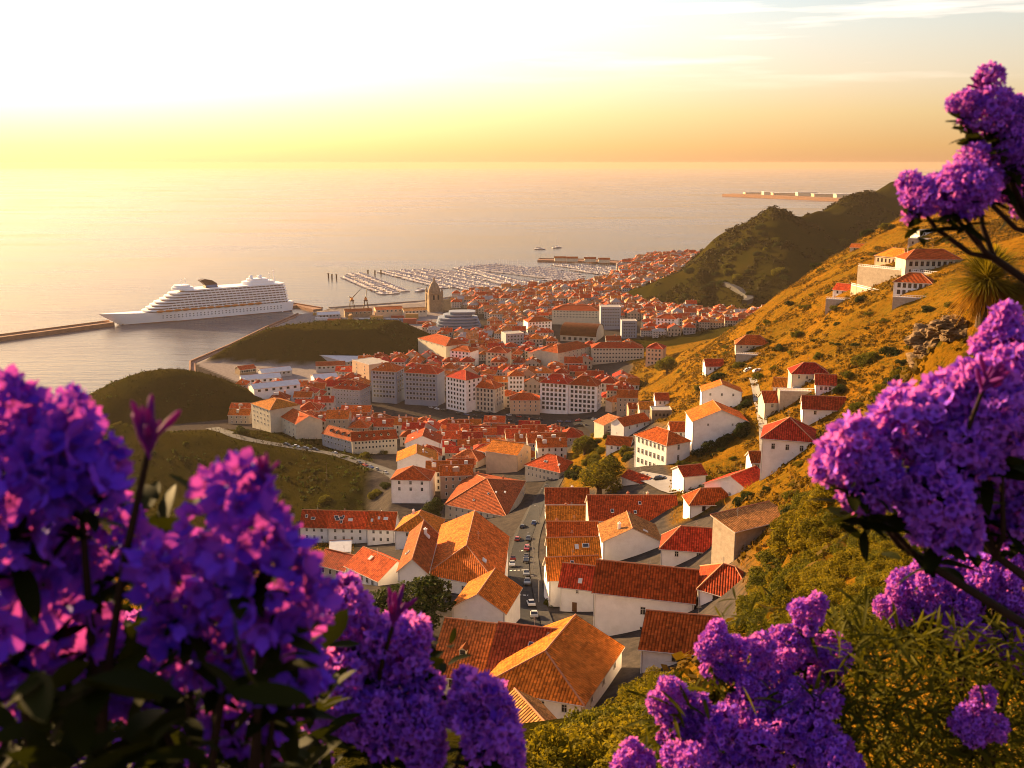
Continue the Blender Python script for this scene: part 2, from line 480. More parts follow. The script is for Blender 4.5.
def terrain(X, Y, full=False):
    X = np.asarray(X, float); Y = np.asarray(Y, float)
    sh = X.shape
    x = X.ravel(); y = Y.ravel()
    z = np.empty(x.shape)
    n = len(CTRL)
    for i in range(0, len(x), 20000):
        xs = x[i:i + 20000]; ys = y[i:i + 20000]
        d2 = (xs[:, None] - CTRL[None, :, 0]) ** 2 + (ys[:, None] - CTRL[None, :, 1]) ** 2
        z[i:i + 20000] = _phi(d2) @ RBF[:n] + RBF[n] + xs / 1000 * RBF[n + 1] + ys / 1000 * RBF[n + 2]
    far = np.clip((y - 1050) / 200, 0, 1) * np.clip((700 - x) / 300, 0, 1)
    z = z * (1 - far) + 4 * far
    z = np.maximum(z, 3.2)
    wild = np.zeros(x.shape)          # 1 where hillside, 0 where town
    # dark headland
    hz = np.full(x.shape, -50.0)
    for i in range(len(RIDGE) - 1):
        d, t = seg_dist(x * 2.3, y, (RIDGE[i][0] * 2.3, RIDGE[i][1]), (RIDGE[i + 1][0] * 2.3, RIDGE[i + 1][1]))
        cr = RIDGE[i][2] * (1 - t) + RIDGE[i + 1][2] * t
        w = 26 + cr * 2.15
        q = np.clip(d / w, 0, 1)
        prof = 1 - q * (0.75 + 0.25 * q)
        hz = np.maximum(hz, cr * prof - 1)
    gul = (vnoise(x * 1.4, y * 0.5, 60, 3) - 0.5) * 22 + (vnoise(x, y, 26, 4) - 0.5) * 8
    hz2 = hz + gul * np.clip((hz - 8) / 60, 0, 0.8)
    wild = np.maximum(wild, np.clip((hz2 - z) / 3, 0, 1))
    z = smax(z, hz2, 4)
    # rounded mound by the shore
    d = np.hypot((x - M1C[0] - 2) / 92, (y - M1C[1]) / 78)
    mz = 36.5 * np.cos(np.clip(d, 0, 1) * math.pi / 2) ** 1.1
    wild = np.maximum(wild, np.clip((mz - 4) / 2, 0, 1))
    z = np.where(mz > 1, smax(z, mz, 3), z)
    # flat topped bank between the docks and the town
    poly = [(p.x, p.y) for p in FLAT] + [(-66, 1075), (-185, 1085), (-238, 1055), (-290, 985)]
    d = sdist(x, y, poly)
    fz = 4 + np.clip(d, 0, 60) * 0.62
    fz = np.minimum(fz, 31.0 - 1.5 * np.clip((x + 190) / 100, 0, 1))
    wild = np.maximum(wild, np.clip(d / 3, 0, 1) * (y < 1145))
    z = np.where(d > 0, np.maximum(z, fz), z)
    # golden hill and near hill are wild
    hillm = np.clip((x - np.where(y < 276, 8 + 0.19 * y, 22 + 0.092 * y) - 8 * np.clip((y - 200) / 100, 0, 1.7) * (vnoise(x, y, 40, 9) - 0.5)) / 6, 0, 1) * (y < 1060)
    nearm = np.clip((150 - y - (x + 20) * (x > -20) * 0.0) / 12, 0, 1)
    nearm = np.maximum(nearm, np.clip((-0.17 * y - x) / 4, 0, 1) * (y < 345))
    leftm = np.clip((-x - (0.105 * y + 20)) / 6, 0, 1) * (y < 640) * np.clip((y - 330) / 10, 0, 1)
    leftm = np.maximum(leftm, (x < -0.36 * y + 20) & (y < 640))
    yardm = np.clip(sdist(x, y, YARD) / 3 + .5, 0, 1)
    wild = np.maximum.reduce([wild, hillm, nearm, leftm, yardm])
    rough = (vnoise(x, y, 38, 1) - 0.5) * 6 + (vnoise(x, y, 15, 2) - 0.5) * 2.6 + (vnoise(x, y, 6, 5) - 0.5) * 0.9
    z = z + rough * wild * np.clip((y - 60) / 120, 0, 1) * np.clip((z - 5) / 20, 0, 1) * np.where(x > 0, 1.0, 0.25)
    # the bank on the left: a steep grassy face towards the hill, below the road
    dm = np.full(x.shape, 1e9); zc_ = np.zeros(x.shape); yc_ = np.zeros(x.shape)
    for i in range(len(BANK) - 1):
        d, t = seg_dist(x, y, BANK[i], BANK[i + 1])
        up_ = d < dm
        dm = np.where(up_, d, dm); zc_ = np.where(up_, BANK[i][2] * (1 - t) + BANK[i + 1][2] * t, zc_); yc_ = np.where(up_, BANK[i][1] * (1 - t) + BANK[i + 1][1] * t, yc_)
    cam_side = (y < yc_) & (dm < 110)
    face = np.maximum(zc_ - 0.46 * dm, 4.5)
    kk = np.clip((dm - 48) / 62, 0, 1); kk = kk * kk * (3 - 2 * kk)
    kk = np.maximum(kk, np.clip((x - BANK[-1][0] + 4) / 22, 0, 1))
    cam_side &= x < BANK[-1][0] + 18
    z = np.where(cam_side, np.minimum(face * (1 - kk) + z * kk, np.maximum(z, zc_)), z)
    sd_ = sdist(x, y, COAST)
    k = np.clip((sd_ + 1.0) / 3.0, 0, 1)
    z = -5 + (z + 5) * k
    if full:
        return z.reshape(sh), wild.reshape(sh), hillm.reshape(sh), sd_.reshape(sh)
    return z.reshape(sh)
def tz(x, y):
    return float(terrain(np.array([x]), np.array([y]))[0])
_TAB = None
def _table():
    global _TAB
    if _TAB is None:
        us = np.linspace(-0.66, 0.66, 331); ys = np.geomspace(6, 2300, 640)
        U, YY = np.meshgrid(us, ys)
        _TAB = (us, ys, terrain(U * YY, YY))
    return _TAB
def tzf(x, y):
    """fast terrain height from a table"""
    us, ys, T = _table()
    u = x / y
    i = min(max((u - us[0]) / (us[1] - us[0]), 0), len(us) - 1.001)
    j = min(max(math.log(y / ys[0]) / math.log(ys[1] / ys[0]), 0), len(ys) - 1.001)
    i0, j0 = int(i), int(j); a, b = i - i0, j - j0
    return float((T[j0, i0] * (1 - a) + T[j0, i0 + 1] * a) * (1 - b) + (T[j0 + 1, i0] * (1 - a) + T[j0 + 1, i0 + 1] * a) * b)
def ground(px, py, h=0.0, y0=55, y1=2250):
    """first point along the pixel's ray that lies h metres above the ground"""
    d = ray(px, py)
    Y = y0; prev = None
    while Y < y1:
        g = CAM_H + d.z * Y - tzf(d.x * Y, Y) - h
        if g < 0 and prev is not None:
            a, b = prev, Y
            for _ in range(25):
                m = (a + b) / 2
                if CAM_H + d.z * m - tzf(d.x * m, m) - h < 0: b = m
                else: a = m
            return Vector((d.x * b, b, CAM_H + d.z * b))
        if g >= 0:
            prev = Y
        Y *= 1.006
    return at_z(px, py, 4 + h)

# ------------------------------------------------------------------ ground sheet
us = np.concatenate([np.linspace(-0.95, -0.6, 20)[:-1], np.linspace(-0.6, 0.62, 430), np.linspace(0.62, 1.3, 40)[1:]])
ys = np.concatenate([np.geomspace(3, 60, 60)[:-1], np.geomspace(60, 1300, 520)[:-1], np.geomspace(1300, 2700, 80)])
U, YY = np.meshgrid(us, ys)
XX = U * YY
XX[:] = U * np.maximum(YY, 14)
Zt, WILD, HILL, SD = terrain(XX, YY, True)
PORT = [cz(193, 366), cz(300, 316), cz(430, 303), cz(445, 318), cz(430, 330), cz(404, 364), cz(345, 368), cz(335, 392), cz(270, 398), cz(235, 385)]
PAVED = in_poly(XX.ravel(), YY.ravel(), PORT)
nr, ncx = XX.shape
V = np.stack([XX, YY, Zt], -1).reshape(-1, 3)
idx = np.arange(nr * ncx).reshape(nr, ncx)
F = np.stack([idx[:-1, :-1], idx[:-1, 1:], idx[1:, 1:], idx[1:, :-1]], -1).reshape(-1, 4)

m = bpy.data.materials.new('ground')
m.use_nodes = True
t = m.node_tree
b = t.nodes['Principled BSDF']
b.inputs['Roughness'].default_value = 0.95
b.inputs['Specular IOR Level'].default_value = 0.0
geo = N(t, 'ShaderNodeNewGeometry')
pos = geo.outputs['Position']
aw = N(t, 'ShaderNodeAttribute', attribute_name='wild').outputs['Fac']
ap = N(t, 'ShaderNodeAttribute', attribute_name='paved').outputs['Fac']
ah = N(t, 'ShaderNodeAttribute', attribute_name='golden').outputs['Fac']
n1 = N(t, 'ShaderNodeTexNoise', i_Scale=0.03, i_Detail=8.0, i_Roughness=0.7); L(t, pos, n1.inputs['Vector'])
n2 = N(t, 'ShaderNodeTexNoise', i_Scale=0.35, i_Detail=6.0, i_Roughness=0.75); L(t, pos, n2.inputs['Vector'])
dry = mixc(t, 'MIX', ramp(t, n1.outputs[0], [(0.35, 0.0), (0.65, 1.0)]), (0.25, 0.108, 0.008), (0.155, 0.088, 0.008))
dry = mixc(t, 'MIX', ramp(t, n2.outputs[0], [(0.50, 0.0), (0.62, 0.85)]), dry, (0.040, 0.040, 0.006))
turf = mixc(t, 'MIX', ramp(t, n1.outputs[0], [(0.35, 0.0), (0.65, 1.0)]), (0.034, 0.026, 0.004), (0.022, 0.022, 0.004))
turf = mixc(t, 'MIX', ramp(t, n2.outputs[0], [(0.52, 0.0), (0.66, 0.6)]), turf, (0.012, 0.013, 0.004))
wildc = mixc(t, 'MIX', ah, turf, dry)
town = mixc(t, 'MIX', ramp(t, n2.outputs[0], [(0.4, 0.0), (0.6, 1.0)]), (0.060, 0.050, 0.045), (0.035, 0.031, 0.030))  # town ground darkened so the gaps between houses look like shadow
town = mixc(t, 'MIX', ap, town, mixc(t, 'MULTIPLY', 1.0, (0.22, 0.19, 0.18), ramp(t, n2.outputs[0], [(0.3, 0.7), (0.7, 1.15)])))
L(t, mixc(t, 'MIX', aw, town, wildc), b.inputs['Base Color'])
n3 = N(t, 'ShaderNodeTexNoise', i_Scale=0.9, i_Detail=6.0, i_Roughness=0.8); L(t, pos, n3.inputs['Vector'])
bp = N(t, 'ShaderNodeBump', i_Strength=0.9, i_Distance=1.6)
L(t, mth(t, 'MULTIPLY', n3.outputs[0], aw), bp.inputs['Height'])
L(t, bp.outputs[0], b.inputs['Normal'])
GROUND_MAT = m
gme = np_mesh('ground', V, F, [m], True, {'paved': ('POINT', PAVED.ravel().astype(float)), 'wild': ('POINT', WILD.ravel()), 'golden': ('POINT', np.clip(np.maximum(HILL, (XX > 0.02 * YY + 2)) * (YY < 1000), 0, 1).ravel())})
tag(link('ground', gme), kind='structure')

# ------------------------------------------------------------------ sea
m = bpy.data.materials.new('sea_water')
m.use_nodes = True
t = m.node_tree
b = t.nodes['Principled BSDF']
b.inputs['Base Color'].default_value = (0.13, 0.11, 0.13, 1)
b.inputs['Roughness'].default_value = 0.16
b.inputs['IOR'].default_value = 1.33
b.inputs['Specular IOR Level'].default_value = 0.5
geo = N(t, 'ShaderNodeNewGeometry')
mp = N(t, 'ShaderNodeMapping'); mp.inputs['Scale'].default_value = (0.02, 0.07, 1); mp.inputs['Rotation'].default_value = (0, 0, R(8))
L(t, geo.outputs['Position'], mp.inputs[0])
w1 = N(t, 'ShaderNodeTexNoise', i_Scale=1.0, i_Detail=6.0, i_Roughness=0.6); L(t, mp.outputs[0], w1.inputs['Vector'])
mp2 = N(t, 'ShaderNodeMapping'); mp2.inputs['Scale'].default_value = (0.0012, 0.006, 1); mp2.inputs['Rotation'].default_value = (0, 0, R(-6))
L(t, geo.outputs['Position'], mp2.inputs[0])
w2 = N(t, 'ShaderNodeTexNoise', i_Scale=1.0, i_Detail=4.0, i_Roughness=0.6); L(t, mp2.outputs[0], w2.inputs['Vector'])
L(t, ramp(t, w2.outputs[0], [(0.35, 0.10), (0.65, 0.30)]), b.inputs['Roughness'])
bp = N(t, 'ShaderNodeBump', i_Strength=0.35, i_Distance=2.2)
L(t, w1.outputs[0], bp.inputs['Height'])
L(t, bp.outputs[0], b.inputs['Normal'])
# open sea seen at a low angle: a ruffled surface reflects only part of the sky
gls = N(t, 'ShaderNodeBsdfGlossy'); gls.inputs['Color'].default_value = (0.96, 0.86, 0.74, 1)
L(t, ramp(t, w2.outputs[0], [(0.35, 0.12), (0.65, 0.30)]), gls.inputs['Roughness']); L(t, bp.outputs[0], gls.inputs['Normal'])
dif = N(t, 'ShaderNodeBsdfDiffuse'); dif.inputs['Color'].default_value = (0.055, 0.062, 0.085, 1)
fr = N(t, 'ShaderNodeFresnel', i_IOR=1.33); L(t, bp.outputs[0], fr.inputs['Normal'])
mx = N(t, 'ShaderNodeMixShader'); L(t, mth(t, 'MULTIPLY', fr.outputs[0], 0.60), mx.inputs[0])
L(t, dif.outputs[0], mx.inputs[1]); L(t, gls.outputs[0], mx.inputs[2])
L(t, mx.outputs[0], t.nodes['Material Output'].inputs[0])
s = MB()
s.face([(-30000, -400, 0), (30000, -400, 0), (30000, 36000, 0), (-30000, 36000, 0)])
tag(s.build('sea', m), kind='structure')

# ------------------------------------------------------------------ haze
hz_m = bpy.data.materials.new('haze_air')
hz_m.use_nodes = True
t = hz_m.node_tree
t.nodes.clear()
pv = N(t, 'ShaderNodeVolumePrincipled', i_Density=0.00004, i_Anisotropy=0.3)
pv.inputs['Color'].default_value = (0.50, 0.39, 0.31, 1)
out = N(t, 'ShaderNodeOutputMaterial')
L(t, pv.outputs[0], out.inputs['Volume'])
s = MB()
s.box((0, 17990, 97), (60400, 37000, 210))
hz = tag(s.build('haze', hz_m), kind='stuff')
# ------------------------------------------------------------------ building materials
W_WHITE = mat('wall_white', (0.82, 0.79, 0.77), 0.9, 0.06, 0.5, dirt=(0.60, 0.55, 0.50), bump=0.25, bscale=6)
W_CREAM = mat('wall_cream', (0.56, 0.49, 0.38), 0.9, 0.08, 0.5, dirt=(0.36, 0.31, 0.25), bump=0.25, bscale=6)
W_PEACH = mat('wall_peach', (0.58, 0.40, 0.27), 0.9, 0.08, 0.5, dirt=(0.40, 0.28, 0.20))
W_GREY = mat('wall_grey', (0.33, 0.34, 0.37), 0.9, 0.08, 0.5, dirt=(0.22, 0.22, 0.24))
W_SLATE = mat('wall_slate_blue', (0.23, 0.26, 0.33), 0.85, 0.08, 0.5)
W_BLUE = mat('wall_blue_grey', (0.14, 0.17, 0.24), 0.85, 0.08, 0.5)
W_PLASTER = mat('wall_bare_plaster', (0.42, 0.34, 0.26), 0.95, 0.14, 0.9, dirt=(0.20, 0.16, 0.12), bump=0.5, bscale=5)
W_STONE = mat('wall_brown_stone', (0.26, 0.19, 0.13), 0.95, 0.2, 0.4, dirt=(0.14, 0.10, 0.07), bump=0.5, bscale=2)
WALLS_V = [mat('wall_town_%d' % i, c, 0.9, 0.1, 0.4, hue_obj=0.6, dirt=(c[0] * .6, c[1] * .58, c[2] * .55)) for i, c in enumerate([(0.52, 0.47, 0.44), (0.44, 0.36, 0.28), (0.42, 0.27, 0.18), (0.30, 0.29, 0.31)])]
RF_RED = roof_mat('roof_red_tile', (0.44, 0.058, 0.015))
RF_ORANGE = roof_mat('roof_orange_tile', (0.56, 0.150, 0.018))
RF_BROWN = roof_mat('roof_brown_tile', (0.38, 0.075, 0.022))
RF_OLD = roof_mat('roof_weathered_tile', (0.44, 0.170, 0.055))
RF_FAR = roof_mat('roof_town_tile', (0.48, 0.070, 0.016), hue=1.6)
RF_FLAT = mat('roof_flat_grey', (0.30, 0.28, 0.27), 0.9, 0.15, 0.6)
RF_PALE = mat('roof_pale_sheet', (0.52, 0.50, 0.50), 0.6, 0.1, 0.4)
TRIM = mat('trim_pale', (0.55, 0.46, 0.40), 0.8, 0.1, 1.0)
RIDGE_M = mat('ridge_cap_clay', (0.46, 0.20, 0.11), 0.8, 0.15, 1.5)
FRAME_W = mat('window_frame_paint', (0.62, 0.58, 0.53), 0.6, 0.05)
FRAME_B = mat('window_frame_brown', (0.13, 0.06, 0.035), 0.6, 0.1)
GLASS = mat('window_glass', (0.025, 0.028, 0.035), 0.12, 0.3, 0.7, spec=0.6)
WOOD = mat('door_wood', (0.16, 0.08, 0.04), 0.7, 0.2, 2.0)
BRICK = mat('chimney_brick', (0.36, 0.15, 0.09), 0.9, 0.2, 3.0)
METAL = mat('gutter_metal', (0.30, 0.28, 0.27), 0.5, 0.1)
DARK = mat('shadow_gap_dark', (0.03, 0.03, 0.035), 0.8, 0.1)
ASPH = mat('road_asphalt', (0.024, 0.025, 0.030), 0.9, 0.2, 0.5, bump=0.2, bscale=8, coords='Object')
PAVE = mat('pavement_slabs', (0.045, 0.042, 0.042), 0.9, 0.2, 0.8)
PAINT = mat('road_paint', (0.6, 0.6, 0.58), 0.7, 0.2, 2.0)

_wm = {}
def window_mesh(w, h, frame, cross=True):
    k = (w, h, frame.name, cross)
    if k not in _wm:
        f = MB(); ft = 0.09 if w > 0.8 else 0.07
        f.box((0, -0.03, h - ft / 2), (w, 0.10, ft)); f.box((0, -0.06, ft / 2 - 0.02), (w + 0.16, 0.20, ft))
        f.box((-w / 2 + ft / 2, -0.03, h / 2), (ft, 0.098, h - 2 * ft)); f.box((w / 2 - ft / 2, -0.03, h / 2), (ft, 0.098, h - 2 * ft))
        if cross:
            f.box((0, -0.025, h / 2), (0.06, 0.07, h - 2 * ft))
            f.box((0, -0.024, h * 0.64), (w - 2 * ft, 0.064, 0.05))
        p = MB()
        p.box((0, -0.005, h / 2), (w - ft, 0.03, h - ft))
        _wm[k] = (f.mesh('window', [frame]), p.mesh('pane', [GLASS]))
    return _wm[k]
def window_single(w, h, frame):
    k = (w, h, frame.name, 'single')
    if k not in _wm:
        f = MB(); ft = 0.13
        f.box((0, -0.03, h - ft / 2), (w, 0.12, ft)); f.box((0, -0.06, 0), (w + 0.2, 0.22, ft))
        f.box((-w / 2 + ft / 2, -0.03, h / 2), (ft, 0.118, h - 1.5 * ft)); f.box((w / 2 - ft / 2, -0.03, h / 2), (ft, 0.118, h - 1.5 * ft))
        f.box((0, -0.02, h / 2), (w - ft, 0.06, h - ft), 1)
        _wm[k] = f.mesh('window', [frame, GLASS])
    return _wm[k]
def put_window(root, x, y, z, rz, w, h, frame, detail):
    if detail:
        a, b = window_mesh(w, h, frame)
        o = link('window', a, root, (x, y, z), rz)
        link('pane', b, o)
    else:
        o = link('window', window_single(w, h, frame), root, (x, y, z), rz)
    return o

def roof_faces(s, wx, dy, He, Hr, kind, axis, th=0.24, hipf=1.0):
    """kind gable/hip/shed/pyramid; axis 'w' ridge along x, 'd' ridge along y. mats 0 tile 1 trim 2 ridge"""
    def T(p):
        return (p[0], p[1], p[2]) if axis == 'w' else (-p[1], p[0], p[2])
    a, b = (wx, dy) if axis == 'w' else (dy, wx)       # half length along the ridge, half span
    rise = Hr - He
    sl = math.hypot(b, rise)
    planes = []
    if kind == 'gable':
        planes = [[(-a, -b, He), (a, -b, He), (a, 0, Hr), (-a, 0, Hr)], [(a, b, He), (-a, b, He), (-a, 0, Hr), (a, 0, Hr)]]
        ridges = [((-a, 0, Hr), (a, 0, Hr))]
    elif kind in ('hip', 'hip_left', 'hip_right'):
        k = min(b * hipf, a * 0.98)
        l = -a + k if kind != 'hip_right' else -a
        r = a - k if kind != 'hip_left' else a
        planes = [[(-a, -b, He), (a, -b, He), (r, 0, Hr), (l, 0, Hr)], [(a, b, He), (-a, b, He), (l, 0, Hr), (r, 0, Hr)]]
        ridges = [((l, 0, Hr), (r, 0, Hr))]
        if kind != 'hip_right':
            planes.append([(-a, b, He), (-a, -b, He), (l, 0, Hr)])
            ridges += [((-a, b, He), (l, 0, Hr)), ((-a, -b, He), (l, 0, Hr))]
        if kind != 'hip_left':
            planes.append([(a, -b, He), (a, b, He), (r, 0, Hr)])
            ridges += [((a, b, He), (r, 0, Hr)), ((a, -b, He), (r, 0, Hr))]
    elif kind == 'shed':
        planes = [[(-a, -b, He), (a, -b, He), (a, b, Hr), (-a, b, Hr)]]
        ridges = [((-a, b, Hr), (a, b, Hr))]
    for pl in planes:
        p0 = Vector(pl[0]); e = (Vector(pl[1]) - p0).normalized()
        n = e.cross(Vector(pl[2]) - p0).normalized()
        vdir = n.cross(e)
        uv = [((Vector(p) - p0).dot(e), (Vector(p) - p0).dot(vdir)) for p in pl]
        s.face([T(p) for p in pl], 0, uv)
        lo = [(p[0], p[1], p[2] - th) for p in pl]
        s.face([T(p) for p in lo[::-1]], 1)
        s.face([T(q) for q in (lo[0], lo[1], pl[1], pl[0])], 1)
        if kind in ('gable', 'shed') or (kind == 'hip_right' and True) or kind == 'hip_left':
            if len(pl) == 4:
                s.face([T(q) for q in (lo[1], lo[2], pl[2], pl[1])], 1)
                s.face([T(q) for q in (lo[3], lo[0], pl[0], pl[3])], 1)
        if kind == 'shed':
            s.face([T(q) for q in (lo[2], lo[3], pl[3], pl[2])], 1)
    for r0, r1 in ridges:
        s.tube([T((r0[0], r0[1], r0[2] + 0.03)), T((r1[0], r1[1], r1[2] + 0.03))], 0.17, 5, 2)

FOOT = []          # footprints (x, y, radius) used when the rest of the town is filled in
def rect_foot(c, w, d, rz, pad=2.0):
    FOOT.append((c[0], c[1], w / 2 + pad, d / 2 + pad, rz))
def house(A, B, D, h, label, cat='house', roof='gable', axis='w', rise=None, wall=None, tile=None, over=0.45, wins=(), left=(), right=(), frame=None,
          ww=1.0, wh=1.45, detail=True, chim=0, sky=0, group=None, door=None, name='house', parapet=False, hipf=1.0, z_e=None, extra=None, floor_h=3.1, top=0.75, basey=None, edge=None, side_in=1.2, dormers=0, CA=None, CB=None, y0=55):
    wall = wall or W_WHITE; tile = tile or RF_RED; frame = frame or FRAME_W
    if z_e is None:
        a = ground(A[0], A[1], h, y0)
    else:
        a = at_z(A[0], A[1], z_e)
    b = at_z(B[0], B[1], a.z)
    ab = Vector((b.x - a.x, b.y - a.y, 0)); w = ab.length; e = ab / w
    pn = Vector((-e.y, e.x, 0))
    kx = 0.0
    if CA or CB:
        q_ = at_z(*(CA or CB), a.z); dv = Vector((q_.x, q_.y, 0)) - Vector(((a if CA else b).x, (a if CA else b).y, 0))
        D = dv.dot(pn); kx = dv.dot(e) / D
    c = (Vector((a.x, a.y, 0)) + Vector((b.x, b.y, 0))) / 2 + (pn + e * kx) * D / 2
    def shear(mb):
        if kx: mb.v = [(p[0] + kx * p[1], p[1], p[2]) for p in mb.v]
        return mb
    rz = math.atan2(e.y, e.x)
    zs = [tzf(c.x + e.x * (sx * w + kx * sy * D) / 2 + pn.x * sy * D / 2, c.y + e.y * (sx * w + kx * sy * D) / 2 + pn.y * sy * D / 2) for sx in (-1, 1) for sy in (-1, 1)]
    zb = min(zs) - 0.6
    H = a.z - zb
    if rise is None:
        rise = (D if axis == 'w' else w) * 0.5 * 0.5
    root = empty(name, (c.x, c.y, zb), rz, label=label, cat=cat, group=group)
    rect_foot(c, w, D, rz)
    # walls
    s = MB(); x, y = w / 2, D / 2
    if roof == 'flat':
        s.box((0, 0, H / 2 + 0.4), (w, D, H + 0.8))
        shear(s).build('wall', [wall], root)
        r_ = MB(); r_.box((0, 0, H + 0.86), (w - 0.7, D - 0.7, 0.12))
        rf = shear(r_).build('roof', [RF_FLAT], root)
        pp = MB()
        for q in ((0, -y + 0.15, w + 0.2, 0.34), (0, y - 0.15, w + 0.2, 0.34)):
            pp.box((q[0], q[1], H + 0.95), (q[2], q[3], 0.42))
        for q in ((-x + 0.15, 0.34), (x - 0.15, 0.34)):
            pp.box((q[0], 0, H + 0.948), (q[1], D - 0.4, 0.416))
        shear(pp).build('parapet', [TRIM], root)
    else:
        q = [(-x, -y), (x, -y), (x, y), (-x, y)]
        Hw = H - 0.1
        g = rise - 0.12
        for i in range(4):
            p0, p1 = q[i], q[(i + 1) % 4]
            pts = [(p0[0], p0[1], 0), (p1[0], p1[1], 0), (p1[0], p1[1], Hw), (p0[0], p0[1], Hw)]
            if roof == 'gable' and ((axis == 'w' and i in (1, 3)) or (axis == 'd' and i in (0, 2))):
                pts.insert(3, ((p0[0] + p1[0]) / 2, (p0[1] + p1[1]) / 2, Hw + g))
            if roof == 'hip_right' and axis == 'w' and i == 3 or roof == 'hip_left' and axis == 'w' and i == 1:
                pts.insert(3, ((p0[0] + p1[0]) / 2, (p0[1] + p1[1]) / 2, Hw + g))
            if roof == 'shed':
                if i == 1: pts[2] = (p1[0], p1[1], Hw + g)
                if i == 2: pts[2] = (p1[0], p1[1], Hw + g); pts[3] = (p0[0], p0[1], Hw + g)
                if i == 3: pts[3] = (p0[0], p0[1], Hw + g)
            s.face(pts)
        shear(s).build('wall', [wall], root)
        r_ = MB()
        sl = rise / ((D if axis == 'w' else w) / 2 if roof != 'shed' else D)
        roof_faces(r_, x + over, y + over, H - over * sl, H + rise + (over * sl if roof == 'shed' else 0), roof, axis, hipf=hipf)
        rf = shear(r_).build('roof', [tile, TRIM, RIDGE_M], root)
        def roof_z(lx, ly):
            if axis == 'w': return H + rise * (1 - abs(ly) / y) if roof != 'shed' else H + rise * (ly + y) / (2 * y)
            return H + rise * (1 - abs(lx) / x)
        for i in range(chim):
            lx = random.uniform(-0.7, 0.7) * x; ly = random.choice((-0.35, 0.3, 0.45)) * y
            if axis == 'd': lx, ly = random.choice((-0.4, 0.35)) * x, random.uniform(-0.6, 0.7) * y
            z = roof_z(lx, ly)
            cm = MB(); cm.box((lx, ly, z + 0.25), (0.75, 0.6, 2.3)); cm.box((lx, ly, z + 1.5), (0.95, 0.8, 0.18)); cm.tube([(lx, ly, z + 1.6), (lx, ly, z + 2.0)], 0.16, 6)
            shear(cm).build('chimney', [BRICK if random.random() < .5 else wall], rf)
        for i in range(sky):
            lx = random.uniform(-0.75, 0.75) * x; ly = -random.uniform(0.3, 0.75) * y
            if axis == 'd': lx, ly = random.choice((-0.6, 0.55, 0.5)) * x, random.uniform(-0.7, 0.7) * y
            z = roof_z(lx, ly)
            k = MB(); ang = math.atan(sl)
            u = Vector((1, 0, 0)) if axis == 'w' else Vector((0, 1, 0))
            v = Vector((0, math.cos(ang), math.sin(ang))) if axis == 'w' else Vector((math.cos(ang) * (-1 if lx > 0 else 1), 0, math.sin(ang)))
            n_ = u.cross(v);
            if n_.z < 0: n_ = -n_
            sw, sh_ = random.choice(((0.5, 0.7), (0.9, 0.6), (0.45, 0.6)))
            p = Vector((lx, ly, z)) + n_ * 0.2
            P4 = [p - u * sw - v * sh_, p + u * sw - v * sh_, p + u * sw + v * sh_, p - u * sw + v * sh_]
            lo4 = [q_ - n_ * 0.3 for q_ in P4]
            P5 = [p + (q_ - p) * 0.8 + n_ * 0.01 for q_ in P4]
            if u.cross(v).z < 0: P4.reverse(); lo4.reverse(); P5.reverse()
            k.face(P4, 0); k.face(P5, 1)
            for i2 in range(4):
                k.face([lo4[i2], lo4[(i2 + 1) % 4], P4[(i2 + 1) % 4], P4[i2]], 0)
            shear(k).build('skylight', [FRAME_W, GLASS if random.random() < .6 else RF_PALE], rf)
        for i in range(dormers):
            lx = (-0.8 + 1.6 * (i + 0.5) / dormers) * x; ly = -0.62 * y; z = roof_z(lx, ly)
            dm = MB(); dw, dh = 1.3, 1.25
            dm.box((lx, ly + 0.5, z + dh / 2 - 0.25), (dw, 1.4, dh)); dm.box((lx, ly - 0.215, z + dh / 2 - 0.05), (dw * 0.7, 0.05, dh * 0.62), 2)
            yb = ly + 0.5 + 0.95
            for sx in (-1, 1):
                dm.face([(lx + sx * (dw / 2 + 0.15), ly - 0.35, z + dh - 0.3), (lx, ly - 0.35, z + dh + 0.25), (lx, yb + 0.9, z + dh + 0.25), (lx + sx * (dw / 2 + 0.15), yb, z + dh - 0.3)][::(1 if sx < 0 else -1)], 1)
            dm.face([(lx - dw / 2, ly - 0.2, z + dh - 0.3), (lx + dw / 2, ly - 0.2, z + dh - 0.3), (lx, ly - 0.2, z + dh + 0.2)], 0)
            shear(dm).build('dormer', [wall, tile, GLASS], rf)
    if detail and roof != 'flat':                    # rain pipes at the front corners, gutter along the front eave
        for sx in (-1, 1):
            g_ = MB(); g_.tube([(sx * (x - .25) - kx * y, -y - .09, .3), (sx * (x - .25) - kx * y, -y - .09, H - .35)], .06, 5); g_.build('downpipe', [METAL], root)
        if (axis == 'w') or roof != 'gable':
            g_ = MB(); g_.tube([(-x - over - kx * (y + over), -y - over - .07, H - over * sl - .1), (x + over - kx * (y + over), -y - over - .07, H - over * sl - .1)], .09, 5); g_.build('gutter', [TRIM], rf)
        if w > 9:
            ax_, ay_ = random.uniform(-.5, .5) * x, random.uniform(-.2, .3) * y
            g_ = MB(); az = roof_z(ax_, ay_); g_.tube([(ax_ + kx * ay_, ay_, az - .1), (ax_ + kx * ay_, ay_, az + 2.2)], .03, 4)
            for q_ in range(4): g_.box((ax_ + kx * ay_, ay_, az + 1.5 + .2 * q_), (.9 - .15 * q_, .03, .03))
            g_.build('aerial', [METAL], rf)
    # windows
    def rows(n, cols, L_, fx):
        for r_i in range(n):
            z = H - top - wh - r_i * floor_h
            for c_i in range(cols):
                tpos = -L_ / 2 + side_in + (L_ - 2 * side_in) * (c_i + 0.5) / cols
                fx(tpos, z)
    if wins: rows(wins[0], wins[1], w, lambda tp, z: put_window(root, tp + kx * (-y), -y - 0.01, z, 0, ww, wh, frame, detail))
